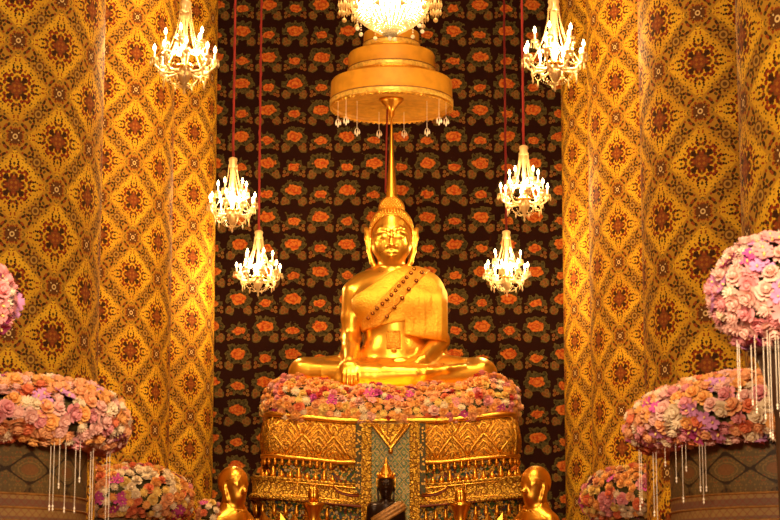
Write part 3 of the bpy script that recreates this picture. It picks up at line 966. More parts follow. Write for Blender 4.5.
# central upright panel hanging in front of all tiers
yp = -DT - .30
def px_x(px): return at(px, 460, YT + yp).x - TX
zp = lambda py: at(391, py, YT + yp).z
ztop, zbot = zp(423), zp(560)
front = MB()
front.box(((px_x(368) + px_x(415)) / 2, yp + .04, (ztop + zbot) / 2), (px_x(415) - px_x(368), .10, ztop - zbot))
pf = front.build('centre_panel', M['panel'], throne, False)
b = MB()
for x0, x1 in ((361.5, 364.5), (366, 370), (411, 415), (416.5, 419.5)):
    b.box(((px_x(x0) + px_x(x1)) / 2, yp + .01, (ztop + zbot) / 2), (px_x(x1) - px_x(x0), .16, ztop - zbot))
for xx in (365.2, 370.6, 410.4, 415.8):
    for i in range(56):
        z_ = ztop - (i + .5) * (ztop - zbot) / 56
        b.ball((px_x(xx), yp - .05, z_), .02, 5, 4)
b.build('panel_frame', M['carved'], pf, False)
for x0, x1 in ((355.5, 361.5), (419.5, 425.5)):
    b = MB(); b.box(((px_x(x0) + px_x(x1)) / 2, yp + .14, (ztop + zp(494)) / 2), (px_x(x1) - px_x(x0), .22, ztop - zp(494)))
    b.build('side_strip', M['greendark'], pf, False)
# pointed pendant at the head of the panel
b = MB()
xl, xr, xm = px_x(371.5), px_x(410), px_x(390.7)
zt_, zm_ = zp(424), zp(449)
for (oy, inset) in ((-.06, 0),):
    V = [(xl, yp + oy, zt_), (xr, yp + oy, zt_), (xm, yp + oy, zm_), (xl, yp + .02, zt_), (xr, yp + .02, zt_), (xm, yp + .02, zm_)]
    b.add(V, [(0, 2, 1), (0, 3, 5, 2), (1, 2, 5, 4), (0, 1, 4, 3)])
pv = b.build('pendant', M['carved'], pf, False)
b = MB()
for k, off in ((0, 0.0), (1, .075)):
    b.tube([(xl + off, yp - .07, zt_), (xm, yp - .08, zm_ + off * 1.25), (xr - off, yp - .07, zt_)], .024 - .006 * k, 6)
b.ball((xm, yp - .08, zm_ - .04), .04, 8, 6)
b.build('pendant_border', M['trim'], pv)
# curled red and gold brackets at the foot of the side strips
for sx, xc in ((-1, 355), (1, 426)):
    b = MB()
    x0 = px_x(xc)
    arc = [(x0 + sx * .02, zp(479)), (x0 + sx * .03, zp(487)), (x0 + sx * .07, zp(491.5)), (x0 + sx * .15, zp(494)), (x0 + sx * .24, zp(493)), (x0 + sx * .29, zp(490.5))] if False else \
          [(x0 + sx * .33, zp(487)), (x0 + sx * .27, zp(491)), (x0 + sx * .18, zp(494)), (x0 + sx * .08, zp(495.5)), (x0 - sx * .06, zp(496))]
    b.tube([(x, yp - .01, z) for x, z in arc], [.010, .016, .02, .022, .022], 6, 0)
    b.tube([(x, yp - .03, z + .03) for x, z in arc], [.008, .012, .014, .014, .014], 5, 1)
    b.build('curled_bracket', [M['redpaint'], M['trim']], pf)
# ------------------------------------------------------------------ tiered canopy over the Buddha
YC = 32.05
def zr(py): return at(391, py, YC).z
cx = at(391.5, 100, YC).x; KC = (at(491.5, 100, YC).x - cx) / 100
canopy = thing('tiered_canopy', 'round tiered canopy of gold silk hanging above the Buddha head', 'canopy', (cx, YC, zr(107)))
Z0 = zr(107)
def zz(py): return zr(py) - Z0
def drum_tier(R, y_top, y_bot, name):
    R *= KC
    b = MB(); seg = 72
    zt, zb = zz(y_top), zz(y_bot)
    b.lathe([(R, zb), (R * 1.0, zb + (zt - zb) * .3), (R * .995, zt - .03), (R * .975, zt)], (0,0,0), seg, 0, False)
    b.lathe([(R * .975, zt), (R * .6, zt + .03), (.02, zt + .05)], (0,0,0), seg, 0, False)
    # puckered cloth on the front
    t = b.build(name, M['canopy'], canopy)
    s_ = t.modifiers.new('thick', 'SOLIDIFY'); s_.thickness = .012
    r = MB()
    r.lathe([(R + .004, zb + .0), (R + .014, zb + .01), (R + .014, zb + .075), (R + .004, zb + .085)], (0,0,0), seg, 0, False)
    r.lathe([(R + .010, zb + .085), (R + .018, zb + .094), (R + .010, zb + .103)], (0,0,0), seg, 1, False)
    r.build('trim_band', [M['canopytrim'], M['sashcloth']], t)
    fr = MB(); n = 288; V = []
    for (rr, up_) in ((R - .006, 1), (R - .006, 0), (R + .008, 0), (R + .008, 1)):
        for i in range(n):
            a = 2 * PI * i / n; V.append((rr * math.cos(a), rr * math.sin(a), zb + (.005 if up_ else -.018 - .028 * abs(math.sin(i * PI / 4)))))
    fr.add(V, [(j * n + i, j * n + (i + 1) % n, (j + 1) * n + (i + 1) % n, (j + 1) * n + i) for j in range(3) for i in range(n)])
    fr.build('fringe', M['trim'], t)
    return t, R, zb
t1, R1, zb1 = drum_tier(61, 82, 107, 'canopy_tier')
t2, R2c, zb2 = drum_tier(43.5, 55, 76, 'canopy_tier')
t3, R3, zb3 = drum_tier(28, 34, 50, 'canopy_tier')
b = MB(); b.lathe([(R2c * .98, zb2 + .02), (R2c * .98, zz(80))], (0,0,0), 60, 0, False); b.lathe([(R3 * .97, zb3), (R3 * .97, zz(55))], (0,0,0), 60, 0, False)
b.build('inner_collar', M['lining'], canopy)
b = MB()
b.lathe([(R1 * .985, zb1 + .05), (R1 * .6, zb1 + .11), (.20, zb1 + .13)], (0,0,0), 60, 0, False)
b.build('lining', M['lining'], canopy)
b = MB()
b.lathe([(.20, zb1 + .13), (.17, zb1 + .08), (.11, zb1 + .02), (.055, zb1 - .06), (.045, zb1 - .12), (.055, zb1 - .14), (.03, zb1 - .18), (.012, zb1 - .24)], (0,0,0), 20)
b.build('lotus_boss', M['gold_old'], canopy)
b = MB(); b.lathe([(.012, zb1 - .24 - .02), (.012, zb1 - .2)], (0,0,0), 6); b.build('rod', M['gold_old'], canopy)
b = MB(); b.tube([(-.07, .35, zb1 + .1), (-.085, .36, zb1 - .6), (-.10, .37, zz(188))], .016, 6); b.build('pull_cord', M['cord'], canopy)
b = MB(); b.tube([(0, 0, zz(34)), (0, 0, HALL_TOP - Z0)], .03, 8); b.build('suspension_pole', M['cord'], canopy)
def crystal_cluster(b, c, sc=1.0):
    for k in range(5):
        a = 2 * PI * k / 5; r = .045 * sc
        x, y = c[0] + r * math.cos(a), c[1] + r * math.sin(a)
        b.lathe([(.002, -.085 * sc), (.018 * sc, -.06 * sc), (.012 * sc, -.02 * sc), (.003, 0)], (x, y, c[2] - .02 * sc), 5)
        b.tube([(c[0], c[1], c[2] + .03 * sc), (x, y, c[2] - .02 * sc)], .004 * sc, 4)
    b.lathe([(.002, -.11 * sc), (.02 * sc, -.075 * sc), (.003, -.02 * sc)], (c[0], c[1], c[2] - .04 * sc), 6)
first = None
for px, py in ((338, 125), (346, 123), (357, 134), (379, 136), (404, 136), (427, 134), (439, 123), (446, 124)):
    p = at(px, py, YC)
    a = math.acos(max(-1, min(1, (p.x - cx) / (R1 * .9))))
    yy = -R1 * .9 * math.sin(a) if abs(px - 392) > 40 else R1 * .55 * (1 if px in (379, 404) else -.3)
    b = MB(); crystal_cluster(b, (0, 0, 0), .85)
    q = at(px, py - 5, YC + yy)
    top = zb1 - (q.z - Z0) + .06
    b.tube([(0, 0, .03), (0, 0, max(.05, top))], .004, 4)
    o = b.build('crystal_pendant', M['pearl'], canopy, False); o.location = (q.x - cx, yy, q.z - Z0)

# ------------------------------------------------------------------ small crystal chandeliers, 1.1 m tall in model space, origin at the bottom tip
def bulb_mesh():
    b = MB(); b.lathe([(.008, 0), (.021, .02), (.024, .04), (.013, .066), (.001, .085)], (0,0,0), 8); return b
def make_chandelier(label):
    root = thing('crystal_chandelier', label, 'chandelier', (0,0,0), 'small crystal chandeliers')
    b = MB()
    b.lathe([(.012, .10), (.05, .14), (.085, .20), (.10, .25), (.06, .30), (.035, .36), (.05, .42), (.07, .47), (.05, .52), (.03, .60), (.04, .68), (.03, .76), (.045, .84), (.05, .90), (.06, .98)], (0,0,0), 14)
    b.build('stem', M['crystal'], root)
    b = MB()
    b.lathe([(.06, .95), (.075, .965), (.072, 1.03), (.085, 1.05), (.075, 1.08), (.02, 1.10)], (0,0,0), 16)
    b.build('crown_cap', M['crystal'], root)
    b = MB(); b.lathe([(.11, .30), (.13, .325), (.12, .34), (.05, .31)], (0,0,0), 16); b.build('arm_hub', M['brass'], root)
    b = MB(); b.lathe([(.001, .0), (.022, .03), (.012, .06), (.028, .09), (.015, .13)], (0,0,0), 8); b.build('bottom_drop', M['crystal'], root)
    def arm(a, z0, R, zc, sag):
        ca, sa = math.cos(a), math.sin(a)
        ctr = [(.06, z0), (R * .35, z0 - sag), (R * .7, z0 - sag * 1.1), (R * .95, zc - .09), (R, zc - .03)]
        pts = []
        for i in range(len(ctr) - 1):
            for t in (0, .5):
                pts.append(tuple(ctr[i][j] * (1 - t) + ctr[i+1][j] * t for j in (0, 1)))
        pts.append(ctr[-1])
        b = MB(); b.tube([(r * ca, r * sa, z) for r, z in pts], .014, 6)
        c = (R * ca, R * sa, zc)
        b.lathe([(.012, -.03), (.05, -.012), (.062, .0), (.055, .006), (.015, .004)], c, 10)
        A_ = b.build('arm', M['crystal'], root)
        b = MB(); b.lathe([(.014, 0), (.014, .085)], c, 8); b.build('candle_sleeve', M['candle'], A_)
        bb = bulb_mesh(); bb.v = [(x + c[0], y + c[1], z + c[2] + .085) for x, y, z in bb.v]; bb.build('bulb', M['bulb'], A_)
        b = MB()
        for j in range(7):
            t = 2 * PI * j / 7; x, y = c[0] + .056 * math.cos(t), c[1] + .056 * math.sin(t)
            b.ball((x, y, c[2] - .02), .009, 5, 4)
            b.lathe([(.001, -.085), (.014, -.06), (.009, -.035), (.002, -.025)], (x, y, c[2]), 5)
        b.build('drops', M['crystal'], A_)
    for k in range(8): arm(2 * PI * (k + .3) / 8, .33, .42, .39 + .02 * (k % 2), .075)
    for k in range(5): arm(2 * PI * (k + .1) / 5, .54, .27, .60, .04)
    for k in range(8):          # strings of beads from the cap down to the arms
        a = 2 * PI * (k + .3) / 8; b = MB()
        for i in range(32):
            t = i / 31
            r = .08 + (.34 - .08) * t ** 1.9; z = .98 + (.35 - .98) * t
            b.ball((r * math.cos(a), r * math.sin(a), z), .0105, 5, 4)
        b.build('bead_string', M['crystal'], root)
    for k in range(8):          # swags below
        a0, a1 = 2 * PI * (k + .3) / 8, 2 * PI * (k + 1.3) / 8; b = MB()
        p0 = Vector((.33 * math.cos(a0), .33 * math.sin(a0), .30)); p1 = Vector((.33 * math.cos(a1), .33 * math.sin(a1), .30))
        for i in range(11):
            t = i / 10; p = p0.lerp(p1, t); p.z -= .12 * 4 * t * (1 - t)
            b.ball(p, .010, 5, 4)
        for i in range(9):
            t = i / 8; p = p0.lerp(p1, t) * 1.0; p.z -= .045 * 4 * t * (1 - t) - .03
            b.ball(p, .0105, 5, 4)
        q = p0.lerp(Vector((.03 * math.cos(a0), .03 * math.sin(a0), .10)), 1)
        for i in range(12):
            t = i / 11; p = p0.lerp(q, t); p.z -= .07 * 4 * t * (1 - t)
            b.ball(p, .009, 5, 4)
        b.lathe([(.001, -.10), (.018, -.06), (.010, -.02), (.002, 0)], (p0.x, p0.y, p0.z - .01), 6)
        m_ = p0.lerp(p1, .5)
        b.lathe([(.001, -.09), (.016, -.06), (.009, -.02), (.002, 0)], (m_.x, m_.y, m_.z - .12), 6)
        b.build('bead_swag', M['crystal'], root)
    return root
LAMPS = []
spec = [  # centre px, top py, bottom py, depth, cord?, label
    (258, 230, 297, 33.2, 'lowest crystal chandelier on the left, hanging against the flowered wall'),
    (232, 157, 233, 30.5, 'crystal chandelier on a red cord between the left columns and the lower wall chandelier'),
    (184, 0, 95, 24.0, 'large crystal chandelier high in front of the second left column'),
    (507, 230, 297, 33.2, 'lowest crystal chandelier on the right, hanging against the flowered wall'),
    (524.5, 145, 222, 30.5, 'crystal chandelier on a red cord above the lowest one on the right'),
    (555, -2, 92, 24.0, 'large crystal chandelier high in front of the right columns'),
]
proto = None
for i, (px, yt, yb, Y, lab) in enumerate(spec):
    p0, p1 = at(px, yb, Y), at(px, yt, Y)
    if proto is None: proto = make_chandelier(lab); o = proto
    else: o = copy_tree(proto); o['label'] = lab
    s_ = (p1.z - p0.z) / 1.10
    wpx = {0: 50, 1: 53, 2: 70, 3: 49, 4: 54, 5: 70}[i]
    sx = wpx / F * Y / .94
    o.location = p0; o.scale = (sx, sx, s_); o.rotation_euler.z = .35 * i
    LAMPS.append((Vector(p0), s_, sx))
    b = MB(); b.tube([(0, 0, 1.09), (.0, 0, 1.2), (0, 0, 1.09 + (HALL_TOP - p1.z) / s_)], [.018, .022, .018], 7)
    for j in range(26):
        b.ball((.008 * math.cos(j * 2), .008 * math.sin(j * 2), 1.12 + j * .2), (.026, .026, .07), 6, 4) if 1.12 + j * .2 < 1.05 + (HALL_TOP - p1.z) / s_ else None
    b.build('hanging_cord', M['cord'], o)

# ------------------------------------------------------------------ large basket chandelier
YB = 26.0
pb = at(390, 38, YB); KB = YB * 1.03 / F
big = thing('basket_chandelier', 'big blazing crystal basket chandelier hanging in front of the canopy top', 'chandelier', pb)
b = MB()
Hh = lambda py: at(390, py, YB).z - pb.z
prof = [(.5, 36), (6, 34), (16, 29), (26, 23), (34, 16), (38.5, 8), (40, 0), (38, -8), (30, -14), (22, -22), (14, -40), (10, -60)]
pr = [(r * KB, Hh(py)) for r, py in prof]
# strings of crystal beads forming the basket
nst = 40
def prof_at(t):
    n = len(pr) - 1; i = min(n - 1, int(t * n)); f = t * n - i
    return pr[i][0] + (pr[i+1][0] - pr[i][0]) * f, pr[i][1] + (pr[i+1][1] - pr[i][1]) * f
for k in range(nst):
    a = 2 * PI * k / nst
    bb = MB()
    L = 0; t = .02; last = None
    while t < .8:
        r, z = prof_at(t); p = (r * math.cos(a), r * math.sin(a), z)
        if last is None or (Vector(p) - Vector(last)).length > .034:
            bb.ball(p, .0175 if (k + len(bb.v)) % 3 else .021, 6, 4); last = p
        t += .004
    bb.build('crystal_string', M['basket'], big)
b = MB()
b.lathe([(r * .93, z) for r, z in pr[:9]], (0,0,0), 32, 0, False); b.build('basket_liner', M['basket'], big)
b = MB(); b.lathe([(40.5 * KB, Hh(2)), (41.5 * KB, Hh(0)), (40.5 * KB, Hh(-2.5))], (0,0,0), 40, 0, False)
b.lathe([(pr[-1][0], pr[-1][1]), (.05, pr[-1][1] + .1), (.04, pr[-1][1] + .8)], (0,0,0), 16)
b.build('brass_hoop', M['brass'], big)
b = MB(); b.lathe([(.001, Hh(41)), (.03, Hh(39)), (.035, Hh(37.5)), (.015, Hh(36)), (.03, Hh(35)), (.02, Hh(33))], (0,0,0), 10); b.build('bottom_drop', M['pearl'], big)
b = MB(); b.tube([(0, 0, pr[-1][1] + .7), (0, 0, HALL_TOP - pb.z)], .03, 8); b.build('hanging_cord', M['cord'], big)
for k in range(12):
    a = 2 * PI * (k + .5) / 12; ca, sa = math.cos(a), math.sin(a)
    b = MB(); R = 48 * KB; zc_ = Hh(1)
    b.tube([(.50 * ca, .50 * sa, Hh(-6)), (R * .9 * ca, R * .9 * sa, Hh(4)), (R * ca, R * sa, zc_)], .018, 6)
    b.lathe([(.012, -.03), (.06, -.01), (.07, .004), (.02, .006)], (R * ca, R * sa, zc_), 10)
    A_ = b.build('arm', M['crystal'], big)
    b = MB(); b.lathe([(.016, 0), (.016, .1)], (R * ca, R * sa, zc_), 8); b.build('candle_sleeve', M['candle'], A_)
    bb = bulb_mesh(); bb.v = [(x * 1.25 + R * ca, y * 1.25 + R * sa, z * 1.25 + zc_ + .1) for x, y, z in bb.v]; bb.build('bulb', M['bulb'], A_)
    b = MB()
    for j in range(6):
        t = 2 * PI * j / 6; x, y = R * ca + .065 * math.cos(t), R * sa + .065 * math.sin(t)
        b.ball((x, y, zc_ - .03), .012, 5, 4); b.ball((x, y, zc_ - .06), .012, 5, 4)
        b.lathe([(.001, -.16), (.02, -.12), (.012, -.08), (.002, -.07)], (x, y, zc_), 5)
    b.ball((R * ca, R * sa, zc_ - .22), .034, 8, 6)
    b.tube([(R * ca, R * sa, zc_ - .02), (R * ca, R * sa, zc_ - .2)], .008, 4)
    b.build('drops', M['crystal'], A_)
for k in range(10):      # round glass drops hung on chains below the hoop
    a = 2 * PI * (k + .25) / 10; R = 33 * KB
    b = MB(); x, y = R * math.cos(a), R * math.sin(a)
    for j in range(5): b.ball((x, y, Hh(16 + j * 2.4)), .013, 5, 4)
    b.ball((x, y, Hh(30)), .03, 8, 6)
    b.build('glass_drop', M['pearl'], big)
# ------------------------------------------------------------------ flowers
def petal(b, c, out, up, w, L, cup, curl, mat=0):
    """one cupped petal: rows along its length"""
    side = out.cross(up).normalized()
    V = []; rows = 4; cl = 3
    for i in range(rows):
        t = i / (rows - 1)
        ww = w * (.45 + 1.0 * t - .55 * t ** 3)
        ang = cup + (curl - cup) * t
        base = c + (out * math.cos(cup * .6 + ang * .4) + up * math.sin(cup * .6 + ang * .4)) * (L * t) + out * (0.0)
        for j in range(cl):
            s_ = (j / (cl - 1) - .5) * 2
            V.append(base + side * (s_ * ww / 2) + (up * .25 - out * .18) * abs(s_) * ww * .5)
    Fc = []
    for i in range(rows - 1):
        for j in range(cl - 1):
            a = i * cl + j; Fc.append((a, a + 1, a + cl + 1, a + cl))
    b.add(V, Fc, mat)
def rose_mb(seed):
    r_ = random.Random(seed); b = MB(); up = Vector((0, 0, 1))
    for ring, (n, r0, L, w, cup, curl, z) in enumerate([(6, .10, .42, .42, .25, -.25, -.10), (5, .07, .38, .38, .75, .35, -.05), (5, .07, .36, .34, 1.15, 1.05, .0), (4, .06, .34, .28, 1.4, 1.5, .03)]):
        for k in range(n):
            a = 2 * PI * (k + .5 * ring + r_.uniform(-.15, .15)) / n
            o = Vector((math.cos(a), math.sin(a), 0))
            petal(b, o * r0 + up * z, o, up, w * r_.uniform(.9, 1.1), L, cup, curl + r_.uniform(-.1, .1))
    b.lathe([(.16, .0), (.17, .2), (.12, .32), (.06, .36), (.001, .33)], (0,0,0), 8)
    b.lathe([(.02, -.15), (.30, -.08), (.36, .02)], (0,0,0), 9, 0, False)
    return b
def mum_mb(seed):
    r_ = random.Random(seed); b = MB(); up = Vector((0, 0, 1))
    for n, L, el in ((13, .48, .05), (12, .44, .38), (10, .38, .75), (7, .30, 1.15)):
        for k in range(n):
            a = 2 * PI * (k + r_.uniform(-.25, .25)) / n
            o = Vector((math.cos(a), math.sin(a), 0)); d = o * math.cos(el) + up * math.sin(el)
            s_ = Vector((-o.y, o.x, 0)); LL = L * r_.uniform(.85, 1.08); w = .075
            m_ = d * LL * .6; t = d * LL + up * .04
            b.add([s_ * -w * .5, s_ * w * .5, m_ + s_ * w, m_ - s_ * w, t], [(0, 1, 2, 3), (3, 2, 4)])
    b.ball((0, 0, .06), (.22, .22, .2), 8, 5)
    return b
def orchid_mb(seed):
    r_ = random.Random(seed); b = MB(); up = Vector((0, 0, 1))
    for q in range(3):
        a0 = r_.uniform(0, 6.28); off = Vector((math.cos(q * 2.1), math.sin(q * 2.1), 0)) * .22 + up * r_.uniform(-.05, .15)
        for k in range(5):
            a = a0 + 2 * PI * k / 5; o = Vector((math.cos(a), math.sin(a), 0))
            petal(b, off + o * .02, o, up, .24, .30, .45, .1)
        b.ball(off + up * .08, (.05, .05, .09), 6, 4, 1)
    return b
FLOWER = {}
KIND = {'rose': (rose_mb, ('peach', 'pink', 'cream', 'coral', 'apricot', 'blush', 'red', 'yellow', 'magenta')),
        'chrysanthemum': (mum_mb, ('cream', 'peach', 'apricot', 'yellow', 'white', 'blush', 'pink')),
        'orchid': (orchid_mb, ('magenta', 'lilac', 'pink'))}
for kn, (fn, cols_) in KIND.items():
    b = fn(3); v = np.array(b.v); mi = list(b.m)
    for c in cols_:
        me = new_mesh(kn + '_' + c, v, b.f, [FL[c], FL['yellow' if kn == 'orchid' else c]], mi, True)
        FLOWER[(kn, c)] = (me, v, b.f, mi)
CAMP = Vector((0, 0, EYE))
def quat_to(nrm, spin):
    q = Vector((0, 0, 1)).rotation_difference(nrm); return q @ Quaternion((0, 0, 1), spin)
def arrange(root, pts, pick, size, n_parts=100, rnd=random):
    """pts: world (position, outward normal). The flowers that show largest become parts, the rest one mass."""
    O = root.location
    sc = []
    for i, (p, n) in enumerate(pts):
        v = (CAMP - p); d = v.length
        sc.append((n.dot(v / d) + .35) / d * rnd.uniform(.75, 1.25))
    order = sorted(range(len(pts)), key=lambda i: -sc[i])
    head = set(order[:n_parts])
    VV = []; FF = []; MM = []; nb = 0; mats = list(FL.values()); names = list(FL.keys())
    for i, (p, n) in enumerate(pts):
        kn, c = pick(p, rnd); s_ = size * rnd.uniform(.85, 1.2) * (1.0 if kn != 'orchid' else 1.25)
        q = quat_to((n + Vector((rnd.uniform(-.3, .3), rnd.uniform(-.3, .3), rnd.uniform(-.3, .3)))).normalized(), rnd.uniform(0, 6.28))
        me, v, f, mi = FLOWER[(kn, c)]
        if i in head:
            o = link(kn, me, root); o.location = p - O; o.rotation_mode = 'QUATERNION'; o.rotation_quaternion = q; o.scale = (s_,) * 3
        else:
            Mx = np.array(q.to_matrix()); w = (v * s_) @ Mx.T + np.array(p - O)
            VV.append(w); FF.extend([tuple(k + nb for k in ff) for ff in f]); nb += len(w)
            ci = names.index(c); cj = names.index('yellow') if kn == 'orchid' else ci
            MM.extend([cj if k else ci for k in mi])
    if VV:
        o = link('blossom_mass', new_mesh('blossom_mass', np.concatenate(VV), FF, mats, MM), root); o['kind'] = 'stuff'
def scatter(fn, n, spacing, u_rng, v_rng, rnd, weight=None):
    """dart throwing on a surface fn(u, v) -> (point, normal)"""
    P = np.zeros((0, 3)); out = []
    buf = np.zeros((6000, 3)); m = 0
    for _ in range(n):
        p, nn = fn(rnd.uniform(*u_rng), rnd.uniform(*v_rng))
        a = np.array(p)
        if m and np.min(((buf[:m] - a) ** 2).sum(1)) < spacing ** 2: continue
        buf[m] = a; m += 1; out.append((Vector(p), nn))
        if m >= 5990: break
    return out
def weights(tab):
    ks = list(tab); w = [tab[k] for k in ks]
    def pick(p, rnd): return rnd.choices(ks, w)[0]
    return pick
PAL_WARM = weights({('rose','apricot'):6, ('rose','peach'):5, ('chrysanthemum','apricot'):3.5, ('chrysanthemum','peach'):3, ('chrysanthemum','cream'):3.2, ('rose','blush'):2.0, ('rose','yellow'):2, ('rose','coral'):2.5, ('rose','red'):1.6, ('orchid','magenta'):.7, ('rose','pink'):1.4, ('orchid','pink'):1.0, ('chrysanthemum','yellow'):2, ('rose','magenta'):.35})
PAL_PINK = weights({('rose','peach'):6, ('rose','pink'):2.5, ('rose','blush'):3.5, ('chrysanthemum','peach'):2, ('chrysanthemum','cream'):3, ('rose','coral'):2.4, ('chrysanthemum','blush'):2, ('orchid','magenta'):1.5, ('orchid','lilac'):1.0, ('rose','cream'):3.5, ('rose','apricot'):3.0})
PAL_LILAC = weights({('rose','pink'):3, ('rose','blush'):5, ('chrysanthemum','white'):3, ('chrysanthemum','blush'):5, ('orchid','lilac'):4, ('orchid','magenta'):1.2, ('orchid','pink'):1.5, ('rose','cream'):1, ('chrysanthemum','pink'):3})
PAL_ORANGE = weights({('rose','apricot'):4, ('rose','coral'):3.2, ('rose','peach'):3, ('chrysanthemum','apricot'):3, ('chrysanthemum','cream'):2.5, ('rose','cream'):2.5, ('orchid','magenta'):1.3, ('rose','pink'):2.0, ('chrysanthemum','yellow'):2, ('rose','yellow'):2})

# ---- band of flowers around the throne top
ring = thing('flower_garland', 'thick garland of orange, pink and cream blooms around the base of the golden Buddha', 'flower arrangement', (TX, YT, Zt))
PR = [(-.10, -.10), (-.01, -.02), (.03, .12), (.0, .28), (-.10, .42), (-.26, .52), (-.50, .56)]
def ring_pt(u, v):
    t = v * (len(PR) - 1); i = min(len(PR) - 2, int(t)); f = t - i
    o_ = PR[i][0] * (1 - f) + PR[i+1][0] * f; z = PR[i][1] * (1 - f) + PR[i+1][1] * f
    do, dz_ = PR[i+1][0] - PR[i][0], PR[i+1][1] - PR[i][1]; L = math.hypot(do, dz_)
    p, n_ = path_at(ring_pl, u)
    wob = .035 * math.sin(u * 5.1) + .03 * math.sin(u * 11.3 + 1)
    q = p + n_ * (o_ + wob)
    z += Zt + sagz(p.x, 1.91) * .95 + .03 * math.sin(u * 7.7)
    if v > .55: z += (.06 if abs(p.x) > 1.35 else .02 * (v - .55) / .45)
    nn = (n_ * (dz_ / L) + Vector((0, 0, -do / L))).normalized()
    return Vector((TX + q.x, YT + q.y, z)), nn
ring_pl = front_path(1.91, DT)
rr_ = random.Random(11)
pts = scatter(ring_pt, 22000, .088, (-3.3, 3.3), (0, 1), rr_)
arrange(ring, pts, PAL_WARM, .155, 100, rr_)
# green stuffing under the blooms
NSg = 90; V = []; Fc = []
us = np.linspace(-3.35, 3.35, NSg); vs_ = np.linspace(0, 1, 8)
for u in us:
    for v in vs_:
        p, n_ = ring_pt(u, v); V.append(p - n_ * .045 - ring.location)
    p, n_ = ring_pt(u, 1); V.append(Vector((p.x, p.y, Zt + .02)) - ring.location)
for i in range(NSg - 1):
    for j in range(8): a = i * 9 + j; Fc.append((a, a + 9, a + 10, a + 1))
link('leaf_bed', new_mesh('leaf_bed', V, Fc, M['leaf']), ring)

# ---- round arrangements on stands
def lathe_pt(C_, prof, wob=.03, seed=0):
    def fn(u, v):
        t = v * (len(prof) - 1); i = min(len(prof) - 2, int(t)); f = t - i
        r = prof[i][0] * (1 - f) + prof[i+1][0] * f; z = prof[i][1] * (1 - f) + prof[i+1][1] * f
        dr, dz_ = prof[i+1][0] - prof[i][0], prof[i+1][1] - prof[i][1]; L = math.hypot(dr, dz_) or 1
        w = 1 + wob * math.sin(3 * u + seed) + wob * .7 * math.sin(7 * u + 2 * seed)
        o = Vector((math.cos(u), math.sin(u), 0))
        return Vector(C_) + o * r * w + Vector((0, 0, z * (1 + wob * 1.2 * math.sin(4 * u + seed + 1)))), (o * (dz_ / L) + Vector((0, 0, -dr / L))).normalized()
    return fn
def strand(root, px, y0, y1, Y, kind='pearl'):
    p0, p1 = at(px, y0, Y), at(px, y1, Y)
    q = .72 * Y / 13.0; b = MB(); L = p0.z - p1.z; n = max(4, int(L / (.017 * q)))
    b.tube([(0, 0, 0), (0, 0, -L)], .0018, 4)
    for i in range(n):
        b.ball((0, 0, -L * (i + .5) / n), .0046 * q, 5, 4)
    b.ball((0, 0, -L - .012 * q), (.010 * q, .010 * q, .013 * q), 7, 5)
    b.lathe([(.001, -.055 * q), (.009 * q, -.04 * q), (.003, -.026 * q)], (0, 0, -L), 6)
    o = b.build('bead_strand', M['pearl'], root); o.location = p0 - root.location
def flower_dome(px, py_base, Y, prof, pal, size, spacing, label, seed, n=9000, urng=(PI, 2 * PI + .0)):
    c = at(px, py_base, Y)
    root = thing('flower_arrangement', label, 'flower arrangement', c)
    r_ = random.Random(seed)
    fn = lathe_pt(c, prof, .03, seed)
    arrange(root, scatter(fn, n, spacing, urng, (0, 1), r_), pal, size, 100, r_)
    V = []; Fc = []; ns = 40
    for (r, z) in prof:
        pass
    for i in range(len(prof)):
        for k in range(ns):
            p, nn = fn(2 * PI * k / ns, i / (len(prof) - 1)); V.append(p - nn * size * .42 - c)
    for i in range(len(prof) - 1):
        for k in range(ns):
            k2 = (k + 1) % ns; Fc.append((i*ns+k, i*ns+k2, (i+1)*ns+k2, (i+1)*ns+k))
    Fc.append(tuple(range(ns))[::-1]); Fc.append(tuple((len(prof)-1)*ns+k for k in range(ns)))
    link('leaf_bed', new_mesh('leaf_bed', V, Fc, M['leaf']), root)
    return root, c
def drum(px, py_top, Y, R, label, N=9, cat='stand', ztop=None):
    """round stand wrapped in dark brocade, its rim at py_top"""
    c = at(px, py_top, Y); zt = c.z if ztop is None else ztop
    o_ = thing('brocade_stand', label, cat, (c.x, Y, 0))
    V = []; UV = []; Fc = []; seg = 72
    zs = [0, .1, zt * .5, zt - .7, zt - .45, zt - .2, zt]
    rs = [R * 1.0, R, R, R, R, R, R]
    for z, r in zip(zs, rs):
        for k in range(seg + 1):
            a = 2 * PI * k / seg + PI / 2
            V.append((r * math.cos(a), r * math.sin(a), z)); UV.append((N * k / seg, (zt - z) * 1.0))
    for i in range(len(zs) - 1):
        for k in range(seg):
            a = i * (seg + 1) + k; Fc.append((a, a + 1, a + seg + 2, a + seg + 1))
    link('brocade_wrap', new_mesh('brocade_wrap', V, Fc, M['brocade'], None, True, UV), o_)
    b = MB(); b.lathe([(R - .01, zt - .03), (R - .01, zt - .002), (.01, zt - .002)], (0,0,0), 48, 0, False); b.build('stand_top', M['standwood'], o_)
    b = MB()
    for d_ in (.366, .455, .54):
        b.lathe([(R + .001, zt - d_ - .008), (R + .012, zt - d_ - .004), (R + .012, zt - d_ + .004), (R + .001, zt - d_ + .008)], (0,0,0), 72, 0, False)
    b.build('gold_cord', M['sashcloth'], o_)
    return o_
def dome_prof(R, r0, H):
    return [(r0, .0), (r0 + (R - r0) * .55, -.02 * H), (R * .97, .14 * H), (R, .40 * H), (R * .95, .68 * H), (R * .82, .90 * H), (R * .62, 1.0 * H), (R * .3, 1.02 * H)]
YM = 13.7
KM = YM * 1.01 / F
domes = []
